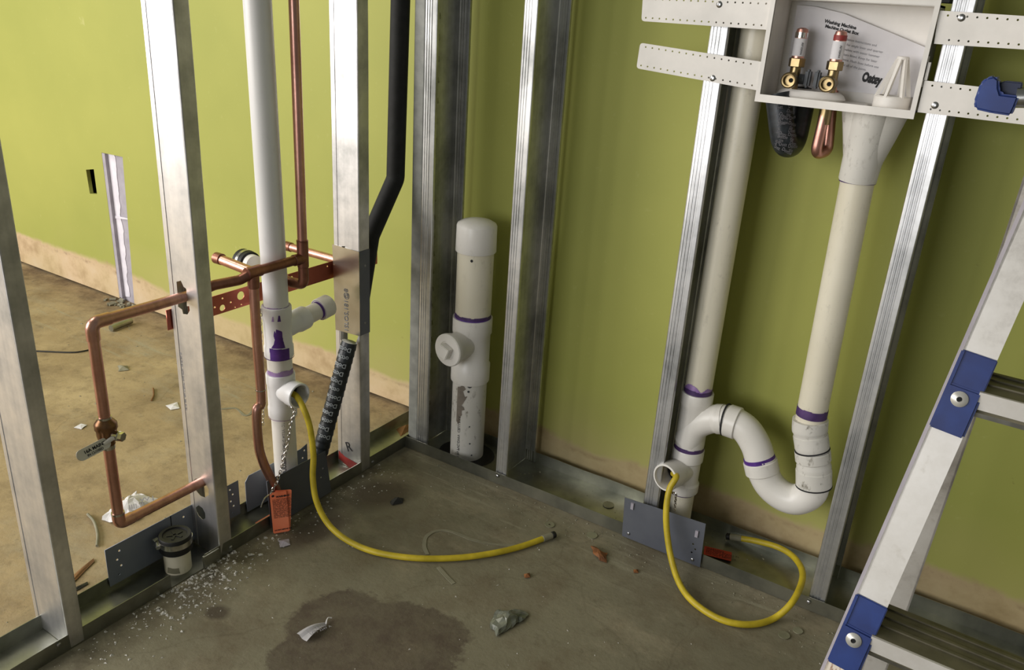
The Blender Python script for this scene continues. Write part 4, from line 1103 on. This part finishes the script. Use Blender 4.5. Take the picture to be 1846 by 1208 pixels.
# valves
def bvalve(x, lab, capmat, lblmat):
    y = 1.435; z = Z0 + .012
    v = thing('outlet_valve', (x, y, z), lab, 'valve')
    bm = bmesh.new(); cyl(bm, (x, y, Z0 + .002), (x, y, z + .052), .0085, seg=20, bev=.001)
    cyl(bm, (x, y + .004, z + .018), (x, y - .020, z + .018), .0095, seg=20)
    obj('valve_body', bm, 'brass', v, True)
    bm = bmesh.new(); c = Vector((x, y - .020, z + .018)); lathe(bm, [(.010, 0), (.0125, .001), (.0130, .003), (.0125, .012), (.0105, .0135), (.0085, .0132), (.0080, .004), (0, .004)], frame(c, (0, -1, .0)), 24); obj('threaded_outlet', bm, 'brass', v, True)
    bm = bmesh.new(); lathe(bm, [(0, 0), (.0035, 0), (.0035, .0005), (0, .0005)], frame(c + Vector((.002, -.0042, 0)), (0, -1, 0)), 16); obj('bore', bm, 'dark', v)
    bm = bmesh.new(); cyl(bm, (x, y, z + .038), (x, y, z + .052), .0130, seg=6, bev=.001); obj('hex_nut', bm, 'brass', v)
    bm = bmesh.new(); lathe(bm, [(.0, 0), (.0098, 0), (.0098, .040), (.0085, .046), (.004, .048), (0, .0482)], Matrix.Translation((x, y, z + .050)), 22); obj('arrester_tube', bm, 'copper', v, True)
    bm = bmesh.new(); lathe(bm, [(.0100, 0), (.0101, .001), (.0101, .026), (.0100, .027)], Matrix.Translation((x, y, z + .055)), 22); obj('arrester_label', bm, 'paper', v, True)
    bm = bmesh.new(); lathe(bm, [(.0102, 0), (.0102, .008)], Matrix.Translation((x, y, z + .083)), 22); obj('colour_band', bm, capmat, v, True)
    text_cyl('label_lettering', 'ARRESTER', .0042, (x, y, z + .057), 1, math.atan2(-y, -x) + .2, .0101, 'ink', v, extr=.0001)
    sgn = 1 if x < -.34 else -1
    bm = bmesh.new(); cyl(bm, (x + sgn * .008, y, z + .020), (x + sgn * .018, y, z + .020), .008, seg=16, bev=.001); box(bm, (x + sgn * .018, y - .010, z + .008) if sgn > 0 else (x - .027, y - .010, z + .008), (x + .027, y + .006, z + .036) if sgn > 0 else (x - .018, y + .006, z + .036), None, .003); obj('quarter_turn_knob', bm, 'greyplastic', v)
    return v


bvalve(vx1, 'brass valve at the left of the outlet box, plain copper arrester on top', 'chrome', 'paper')
bvalve(vx2, 'brass valve in the middle of the outlet box, red band on its arrester', 'redmark', 'paper')
# drain cone
dc = thing('drain_cage', (hx, 1.44, Z0), 'white ribbed cone cage over the drain hole of the outlet box', 'cage')
cx_, cy_ = hx + .012, 1.432
bm = bmesh.new(); lathe(bm, [(.021, 0), (.0265, 0), (.0265, .016), (.0245, .018), (.021, .018), (.021, 0)], Matrix.Translation((cx_, cy_, Z0 + .003)), 28); obj('base_ring', bm, 'white', dc, True)
for k in range(6):
    bm = bmesh.new(); a = k * PI / 3 + .25; p0 = Vector((cx_ + math.cos(a) * .0235, cy_ + math.sin(a) * .0235, Z0 + .018)); p1 = Vector((cx_ + .003 + math.cos(a) * .006, cy_ + math.sin(a) * .006, Z0 + .076))
    ax = (p1 - p0); m_ = frame(p0, ax, V=(math.cos(a), math.sin(a), 0)); box(bm, (-.0022, -.003, 0), (.0022, .003, ax.length), m_); obj('rib', bm, 'white', dc)
bm = bmesh.new(); cyl(bm, (cx_ + .003, cy_, Z0 + .074), (cx_ + .003, cy_, Z0 + .079), .009, seg=16, bev=.001); obj('top_cap', bm, 'white', dc, True)

# U-bends below the box
u1 = thing('insulated_supply', (-.36, 1.45, .84), 'black taped insulated pipe bend hanging under the outlet box', 'pipe')
bm = bmesh.new(); sweep(bm, fillet([ony(1402, 168, 1.425), ony(1413, 262, 1.425), ony(1430, 262, 1.47), ony(1452, 160, 1.49)], [.035, .03]), .0205, 22); obj('tape_wrap', bm, 'tape', u1, True)
random.seed(8); a_, b_ = ony(1404, 190, 1.405), ony(1412, 272, 1.405)
for i in range(12):
    for j_ in range(3):
        c = a_.lerp(b_, i / 11.5 + .02 * j_); rd = random.Random(i * 7 + j_); me = textmesh(['Dottie', 'tie', 'Dott'][(i + j_) % 3], .0085, extr=.0001, bold=.0001)
        a0_ = (-1.0, -.25, .55)[j_] + rd.uniform(-.2, .2); tl_ = rd.uniform(-.5, .3)
        for v in me.vertices:
            u_, w_ = v.co.x * .8, v.co.y * .9; an = max(-1.4, min(1.4, a0_ + (u_ * math.cos(tl_) - w_ * math.sin(tl_)) / .021)); v.co = Vector((c.x + math.sin(an) * .0212, 1.425 - math.cos(an) * .0212, c.z + u_ * math.sin(tl_) + w_ * math.cos(tl_)))
        link('tape_lettering', me, 'greyink', u1)
u2 = thing('copper_supply', (-.31, 1.45, .84), 'bare copper pipe bend hanging under the outlet box beside the funnel', 'pipe')
yA = 1.437
cpipe([(vx2, 1.435, Z0 - .002), ony(1469, 280, 1.430), ony(1492, 272, 1.462), ony(1503, 150, 1.478)], [.014, .014], 'u_pipe', u2, rr=.0088)
bm = bmesh.new(); cyl(bm, (vx2, 1.435, Z0 - .034), (vx2, 1.435, Z0 - .001), .0100, seg=20); obj('brass_nipple', bm, 'brass', u2, True)
# black insulated pipe above the box
bm = bmesh.new(); p = ony(1690, -6, 1.45); cyl(bm, (p.x, 1.45, Z1 + .012), (p.x + .03, 1.47, 1.6), .021, seg=20, bev=.003); o = obj('insulated_pipe', bm, 'foam'); tag(o, 'black foam-covered pipe end just above the right corner of the outlet box', 'pipe')
bm = bmesh.new(); box(bm, (p.x - .02, 1.43, Z1 + .004), (p.x + .02, 1.47, Z1 + .0125)); obj('support_block', bm, 'foam', o)

# ---------------------------------------------------------------- ladder
A_ = Vector((-.0385, .884, .37)); B_ = Vector((-.0045, .963, .665)); dl = (B_ - A_).normalized()
X_ = Vector((1, 0, 0)); nl = dl.cross(X_).normalized()      # towards the room
if nl.y > 0: nl = -nl
Xp = dl.cross(nl).normalized()
if Xp.x < 0: Xp = -Xp
LM = Matrix(((Xp.x, dl.x, nl.x, A_.x), (Xp.y, dl.y, nl.y, A_.y), (Xp.z, dl.z, nl.z, A_.z), (0, 0, 0, 1)))   # local: x across, y up the rail, z to the room
ld = thing('step_ladder', tuple(A_ - dl * (A_.z / dl.z)), 'dirty white aluminium ladder with blue rung brackets at the right edge', 'ladder')
tz = -A_.z / dl.z
hw = .0172; PIT = (B_ - A_).length


def rail(m_, y0_, y1_, ymix, parent):
    bm = bmesh.new()
    box(bm, (-hw, ymix, -.003), (hw, y1_, 0), m_); box(bm, (-hw, ymix, -.072), (-hw + .0025, y1_, 0), m_); box(bm, (-hw, ymix, -.072), (hw * .8, y1_, -.069), m_)
    bm2 = bmesh.new(); box(bm2, (-hw, y0_, -.003), (hw, ymix, 0), m_); box(bm2, (-hw, y0_, -.072), (-hw + .0025, ymix, 0), m_)
    rl = obj('side_rail', bm, 'ladder', parent); obj('worn_rail_end', bm2, 'worn', rl)
    bm = bmesh.new()
    v = [(-hw - .004, y0_, -.012), (-hw, y0_, 0.0), (-hw, y1_, 0.0), (-hw - .004, y1_, -.012)]
    vs = [bm.verts.new(m_ @ Vector(c)) for c in v]; bm.faces.new(vs)
    v2 = [bm.verts.new(m_ @ (Vector(c) + Vector((.002, 0, -.006)))) for c in v]; bm.faces.new(list(reversed(v2)))
    for i in range(4): bm.faces.new((vs[i], v2[i], v2[(i + 1) % 4], vs[(i + 1) % 4]))
    obj('rail_edge', bm, 'studgrey', rl)
    return rl


rail(LM, tz + .01, 1.05, -.022, ld)
LM2 = LM @ Matrix.Translation((.40, 0, 0)) @ Matrix.Scale(-1, 4, (1, 0, 0))
rail(LM2, tz + .01, 1.05, -.022, ld)
for k in (-1, 0, 1, 2):
    m_ = LM @ Matrix.Translation((-.000, k * PIT, 0))
    if k >= -1:
        # rung: tread tilts to level; front face, groove and lower flange
        bm = bmesh.new(); R_ = Matrix.Rotation(0.0, 4, 'X'); wx = .38
        lev = m_ @ Matrix.Translation((hw, 0, 0)); base = lev.translation
        UX = Xp.copy(); UX.z = 0; UX.normalize(); G = Matrix(((UX.x, -UX.y, 0, base.x), (UX.y, UX.x, 0, base.y), (0, 0, 1, base.z), (0, 0, 0, 1)))
        box(bm, (-.002, -.004, -.010), (wx, -.001, .010), G); fr = obj('rung', bm, 'ladder', ld)
        bm = bmesh.new(); box(bm, (-.002, -.001, .008), (wx, .070, .0105), G)
        for g_ in range(3): box(bm, (-.002, .022 + g_ * .018, .0105), (wx, .026 + g_ * .018, .0125), G)
        obj('tread', bm, 'tread', fr)
        bm = bmesh.new(); box(bm, (-.002, .004, -.022), (wx, .010, -.016), G); box(bm, (-.002, .066, -.014), (wx, .069, .008), G); obj('lower_flange', bm, 'alu', fr)
        bm = bmesh.new(); box(bm, (-.002, .002, -.016), (wx, .006, -.009), G); obj('web_strip', bm, 'tread', fr)
    if k in (0, 1):
        bm = bmesh.new()
        box(bm, (-hw - .001, -.046, 0), (hw + .001, .008, .006), m_, .0025); box(bm, (-hw + .001, .006, 0), (hw + .001, .046, .0028), m_, .001)
        box(bm, (-hw - .001, -.046, 0), (-hw + .004, .046, .0045), m_, .0015)
        bo = obj('rung_bracket', bm, 'blue', ld); tag(bo, 'blue plastic rung bracket')
        bm = bmesh.new(); lathe(bm, [(.0088, 0), (.0088, .0012), (.0060, .0032), (.0030, .0036), (.0026, .001), (0, .001)], m_ @ Matrix.Translation((-.001, -.006, .006)), 24); obj('rivet', bm, 'lightmetal', bo, True)
        bm = bmesh.new(); lathe(bm, [(0, 0), (.0024, 0), (.0024, .0003), (0, .0003)], m_ @ Matrix.Translation((-.001, -.006, .0085)), 12); obj('rivet_hole', bm, 'dark', bo)
# rear leg
fr0 = onz(1570, 1235, .06); fr1 = onz(1702, 850, .50); fd = (fr1 - fr0).normalized(); nr = fd.cross(X_).normalized()
if nr.y > 0: nr = -nr
xr = fd.cross(nr).normalized(); xr = xr if xr.x > 0 else -xr
RMx = Matrix(((xr.x, fd.x, nr.x, fr0.x), (xr.y, fd.y, nr.y, fr0.y), (xr.z, fd.z, nr.z, fr0.z), (0, 0, 0, 1)))
bm = bmesh.new(); t0 = -fr0.z / fd.z + .002; box(bm, (-.019, t0, -.003), (.014, .86, 0), RMx); box(bm, (-.019, t0, -.03), (-.0165, .86, 0), RMx); box(bm, (.0115, t0, -.03), (.014, .86, 0), RMx); obj('rear_leg', bm, 'ladder', ld)
# upper spreader bracket with tube
c = ony(1800, 172, .95)
UM = Matrix.Translation(c) @ Matrix.Rotation(-.10, 4, 'Y')
def blockpoly(name, pxs, y0_, y1_, bev, mat, par):
    P = [ony(px, py, .95) for px, py in pxs]; bm = bmesh.new()
    a = [bm.verts.new((p.x, y0_, p.z)) for p in P]; b = [bm.verts.new((p.x, y1_, p.z)) for p in P]; n = len(P)
    bm.faces.new(a); bm.faces.new(list(reversed(b)))
    for k in range(n): bm.faces.new((a[k], b[k], b[(k + 1) % n], a[(k + 1) % n]))
    bmesh.ops.recalc_face_normals(bm, faces=bm.faces[:])
    if bev: bmesh.ops.bevel(bm, geom=bm.edges[:], offset=bev, segments=3, affect='EDGES', clamp_overlap=True)
    return obj(name, bm, mat, par, True)


bo = blockpoly('spreader_bracket', ((1757, 182), (1763, 166), (1768, 150), (1779, 139), (1794, 136), (1803, 142), (1803, 158), (1806, 168), (1839, 172), (1832, 190), (1824, 208), (1790, 203), (1759, 196)), .938, .968, .0022, 'blue', ld); tag(bo, 'blue plastic spreader bracket')
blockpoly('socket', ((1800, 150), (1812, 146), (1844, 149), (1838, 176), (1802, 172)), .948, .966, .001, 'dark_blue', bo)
bm = bmesh.new(); cyl(bm, UM @ Vector((.015, 0, -.002)), UM @ Vector((.16, 0, -.002)), .0095, seg=20); obj('spreader_tube', bm, 'alu', ld, True)

# ---------------------------------------------------------------- litter on the floor
random.seed(11)


def crumple(name, px_poly, h, mat, label, cat, seed, amp=.004, sub=3, parent=None):
    P = [onz(*p) for p in px_poly]; c = sum(P, Vector()) / len(P); bm = bmesh.new()
    vc = bm.verts.new(c + Vector((0, 0, h))); vs = [bm.verts.new(p + Vector((0, 0, .001))) for p in P]
    for i in range(len(vs)): bm.faces.new((vs[i], vs[(i + 1) % len(vs)], vc))
    bmesh.ops.subdivide_edges(bm, edges=bm.edges[:], cuts=sub, use_grid_fill=True)
    for v in bm.verts:
        n_ = noise.noise_vector(v.co * 60 + Vector((seed, 0, 0))); v.co += Vector((n_.x, n_.y, abs(n_.z))) * amp
        v.co.z = max(v.co.z, .0009)
    g = bmesh.ops.solidify(bm, geom=bm.faces[:], thickness=.0006)
    for v in bm.verts: v.co.z = max(v.co.z, .0003)
    o = obj(name, bm, mat, parent); tag(o, label, cat); return o


pt_ = thing('paper_label', tuple(onz(565, 1140)), 'small cream printed paper label with a curled string end on the wet stain', 'paper')
c_ = [onz(*p, .003) for p in ((535, 1142), (553, 1158), (590, 1129), (587, 1122))]
bm = bmesh.new(); nU, nV = 8, 4; g_ = {}
for i in range(nU + 1):
    for j in range(nV + 1):
        a = c_[0].lerp(c_[3], i / nU); b = c_[1].lerp(c_[2], i / nU); p = a.lerp(b, j / nV); g_[i, j] = bm.verts.new(p + Vector((0, 0, .006 * math.sin(PI * i / nU) + .002 * math.sin(j * 2))))
for i in range(nU):
    for j in range(nV): bm.faces.new((g_[i, j], g_[i + 1, j], g_[i + 1, j + 1], g_[i, j + 1]))
bmesh.ops.solidify(bm, geom=bm.faces[:], thickness=.0008); obj('label_sheet', bm, 'paper', pt_)
bm = bmesh.new(); sweep(bm, catmull([onz(588, 1125, .005), onz(589, 1119, .008), onz(592, 1114, .008), onz(598, 1114, .006)], 5), .0013, 8); obj('string_end', bm, 'paper', pt_)
mlt = pframe(c_[0].lerp(c_[1], .75) + Vector((0, 0, .0075)), c_[3] - c_[0], (c_[0] - c_[1]))
text('label_lettering', '|||||| 18 02\nLOT 2247 A', .0075, mlt @ Matrix.Translation((.010, .004, .0015)), 'greyink', pt_, extr=.0001)
crumple('plastic_scrap', ((880, 1130), (898, 1103), (920, 1100), (949, 1107), (948, 1120), (925, 1132), (898, 1148)), .016, 'film', 'crumpled piece of grey plastic film on the open floor', 'scrap', 4, .009, 4)
crumple('plastic_bag', ((186, 938), (200, 920), (216, 915), (232, 898), (248, 890), (262, 897), (284, 903), (272, 925), (235, 946), (208, 948)), .022, 'paper', 'torn white paper bag lying behind the lower copper pipe', 'bag', 2, .010, 4)
bg = [o for o in COL.objects if o.name == 'plastic_bag'][0]
for px, py, s_ in ((232, 917, '|||| ||'), (252, 905, 'VV |')):
    p = onz(px, py, .020); text('bag_lettering', s_, .016, pframe(p, (.5, .85, .02), (-.85, .5, .1)), 'greyink', bg, bold=.0004)
crumple('cardboard_scrap', ((116, 1052), (168, 1008), (170, 1014), (122, 1062)), .004, 'wood', 'brown cardboard sliver beside the foremost left stud', 'scrap', 6, .002, 2)
crumple('rubber_sliver', ((124, 1066), (158, 1050), (160, 1054), (124, 1074)), .003, 'rubber', 'thin black strip lying below the cardboard sliver', 'scrap', 7, .001, 1)
crumple('leaf_scrap', ((1064, 986), (1072, 987), (1082, 998), (1094, 1000), (1092, 1016), (1080, 1012), (1070, 998)), .010, 'leaf', 'curled orange-brown scrap on the floor near the right track', 'scrap', 3, .005, 3)
crumple('leaf_scrap', ((1142, 1028), (1150, 1028), (1151, 1034), (1143, 1034)), .005, 'leaf', 'tiny orange scrap lying right of the curled brown one', 'scrap', 9, .001, 1)
crumple('leaf_scrap', ((944, 1036), (954, 1034), (955, 1042), (946, 1043)), .006, 'leaf', 'small red-brown scrap below the tip of the left hose', 'scrap', 13, .002, 1)
crumple('rubber_scrap', ((703, 905), (716, 898), (728, 899), (727, 908), (708, 912)), .010, 'rubber', 'small black rubber scrap on the floor beside the oily stain', 'scrap', 5, .003, 2)
crumple('paper_scrap', ((133, 772), (146, 765), (157, 767), (147, 775)), .003, 'paper', 'pale paper flake on the floor left of the lever valve', 'scrap', 5, .002, 1)
crumple('paper_scrap', ((212, 660), (230, 661), (232, 668), (215, 670)), .008, 'smear', 'tan crumb on the far floor between the copper loop and second stud', 'scrap', 8, .003, 1)
crumple('paper_scrap', ((299, 732), (320, 726), (324, 737), (308, 740)), .004, 'paper', 'cream card flake touching the left side of the second stud', 'scrap', 18, .001, 1)
crumple('grit_lump', ((500, 976), (520, 974), (524, 984), (506, 988)), .004, 'studgrey', 'grey lump of grit in front of the hanging orange tag', 'scrap', 12, .003, 2)
crumple('wood_scrap', ((715, 775), (742, 765), (748, 770), (722, 788)), .012, 'wood', 'splinter of wood lying in the corner of the floor tracks', 'scrap', 14, .003, 2)


def disc(px, py, rr, label, h=.0016, z=.0, tilt=0, hole=False):
    c = onz(px, py, z); bm = bmesh.new(); m_ = Matrix.Translation((c.x, c.y, z + .0006 + tilt * rr)) @ Matrix.Rotation(tilt, 4, 'X')
    lathe(bm, [(.003 if hole else 0, 0), (rr, 0), (rr, h), (.003 if hole else 0, h)], m_, 24, closed=hole)
    return tag(obj('metal_disc', bm, 'disc'), label, 'disc')


disc(1067, 966, .0115, 'round dusty metal disc just left of the curled brown scrap')
disc(991, 947, .0105, 'ring-shaped metal washer above the tip of the left hose', hole=True)
disc(1097, 911, .0125, 'round metal disc in the right track beside the dark plate', z=.0022)
disc(1438, 1138, .0090, 'round metal disc below the loop of the right hose')
disc(1413, 1146, .0105, 'round metal disc nearest below the right hose, half under dust')

# strips of wire, wood, adhesive on the floor
bm = bmesh.new(); sweep(bm, catmull([onz(*p, .004) for p in ((158, 927), (168, 938), (173, 950), (176, 965), (175, 984))], 6), .0028, 8); o = obj('bent_wire', bm, 'smear'); tag(o, 'bent tan strip left of the dark protector plate', 'wire')
bm = bmesh.new(); sweep(bm, catmull([onz(*p, .003) for p in ((50, 632), (90, 634), (135, 635), (165, 630))], 6), .0022, 8); o = obj('loose_wire', bm, 'rubber'); tag(o, 'thin black cord lying on the far floor left of the copper loop', 'cord')
bm = bmesh.new(); sweep(bm, catmull([onz(*p, .003) for p in ((276, 700), (277, 712), (273, 722))], 6), .0022, 8); o = obj('bent_nail', bm, 'wood'); tag(o, 'small bent rusty nail on the far floor', 'nail')
a_ = onz(200, 592, .012); b_ = onz(236, 578, .012)
bm = bmesh.new(); cyl(bm, a_, b_, .010, seg=18); lathe(bm, [(0, 0), (.007, 0), (0, .0001)], frame(a_ + (a_ - b_).normalized() * .0004, a_ - b_), 16); o = obj('pipe_offcut', bm, 'track'); tag(o, 'short grey tube offcut at the foot of the cut wallboard', 'tube')


def ribbon(pts, w, name, mat, label, cat, z=.0012):
    path = catmull([onz(*p, z) for p in pts], 8); bm = bmesh.new(); prev = None
    for i, p in enumerate(path):
        T = (path[min(i + 1, len(path) - 1)] - path[max(i - 1, 0)]).normalized(); N = Vector((-T.y, T.x, 0)); ww = w * (.75 + .4 * noise.noise(p * 40))
        q_ = [bm.verts.new(p + N * ww), bm.verts.new(p - N * ww), bm.verts.new(p - N * ww - Vector((0, 0, z * .8))), bm.verts.new(p + N * ww - Vector((0, 0, z * .8)))]
        if prev:
            for j in range(4): bm.faces.new((prev[j], prev[(j + 1) % 4], q_[(j + 1) % 4], q_[j]))
        else: bm.faces.new(q_)
        prev = q_
    bm.faces.new(list(reversed(prev))); return tag(obj(name, bm, mat), label, cat)


ribbon(((771, 1000), (765, 985), (768, 968), (783, 958), (802, 956), (822, 961), (850, 972), (880, 979), (915, 983), (940, 984)), .0045, 'tape_strip', 'smear', 'curl of dried pale tape on the floor inside the bend of the hose', 'tape')
ribbon(((380, 738), (400, 737), (425, 736), (440, 748), (452, 745), (462, 730)), .005, 'tape_strip', 'smear', 'pale tape strip on the far floor behind the copper drop pipe', 'tape')
ribbon(((790, 1022), (806, 1040), (818, 1052)), .005, 'tape_strip', 'smear', 'short pale smear of adhesive in front of the left hose', 'tape')

# uncountable grit
def grit(name, n, gen, smin, smax, mat, label, seed):
    rd = random.Random(seed); bm = bmesh.new()
    for _ in range(n):
        p = gen(rd); s = smin + (smax - smin) * rd.random() ** 3
        m_ = Matrix.Translation(p + Vector((0, 0, s * .3))) @ Matrix.Rotation(rd.uniform(0, 6), 4, 'Z') @ Matrix.Rotation(rd.uniform(-.4, .4), 4, 'X')
        sx, sy, sz = s * rd.uniform(.5, 1.2), s * rd.uniform(.4, .8), s * rd.uniform(.2, .45)
        v = [bm.verts.new(m_ @ Vector(c)) for c in ((-sx, -sy * .6, -sz), (sx * .8, -sy, -sz), (sx, sy * .7, -sz), (-sx * .7, sy, -sz), (0, 0, sz))]
        for a, b, c in ((0, 1, 4), (1, 2, 4), (2, 3, 4), (3, 0, 4)): bm.faces.new((v[a], v[b], v[c]))
        bm.faces.new((v[3], v[2], v[1], v[0]))
    return tag(obj(name, bm, mat), label, 'debris', kind='stuff')


def g1(rd):
    t = rd.random(); y = .45 + .85 * t; return Vector((AF + .006 + abs(rd.gauss(0, .045)), y, 0))
def g2(rd): c = onz(345, 1065); return Vector((max(AF + .005, c.x + rd.gauss(0, .035)), c.y + rd.gauss(.02, .06), 0))
def g3(rd): return Vector((rd.uniform(-1.05, .1), BF - .012 - abs(rd.gauss(0, .05)), 0))
def g4(rd): return Vector((rd.uniform(-1.1, 0.1), rd.uniform(.45, 1.36), 0))
def g5(rd): return Vector((rd.uniform(-3.2, -1.25), rd.uniform(.2, 1.54), 0))
def g6(rd): return Vector((rd.uniform(-1.08, .15), rd.uniform(1.40, 1.51), .002))
grit('plaster_crumbs', 420, g1, .0008, .0042, 'crumb', 'white crumbs scattered along the left floor track', 1)
grit('plaster_crumbs', 420, g2, .0008, .0066, 'crumb', 'heap of white chips around the black-capped stub', 2)
grit('plaster_crumbs', 500, g3, .0008, .0035, 'smear', 'dull grit along the front of the right floor track', 3)
grit('plaster_crumbs', 260, g4, .0006, .0026, 'crumb', 'tiny pale specks spread over the open floor', 4)
grit('plaster_crumbs', 300, g5, .0010, .0050, 'smear', 'tan specks spread over the far floor behind the partition', 5)
grit('plaster_crumbs', 160, g6, .0008, .0040, 'smear', 'dust and chips lying inside the right floor track', 6)

GR = {'metal_stud': 'steel studs of the open framing', 'metal_track': 'steel floor tracks', 'protector_plate': 'steel protector plates at the wall feet',
      'outlet_valve': 'brass valves in the outlet box', 'metal_disc': 'metal discs on the floor', 'test_hose': 'yellow test hoses', 'leaf_scrap': 'orange-brown scraps on the floor',
      'paper_scrap': 'pale flakes on the far floor', 'tape_strip': 'dried tape strips on the floor', 'vent_pipe': 'white vent pipes', 'warning_tag': 'printed warning tags'}
for o in COL.objects:
    if o.parent is None and 'category' in o.keys():
        g_n = GR.get(o.name.split('.')[0])
        if g_n: o['group'] = g_n
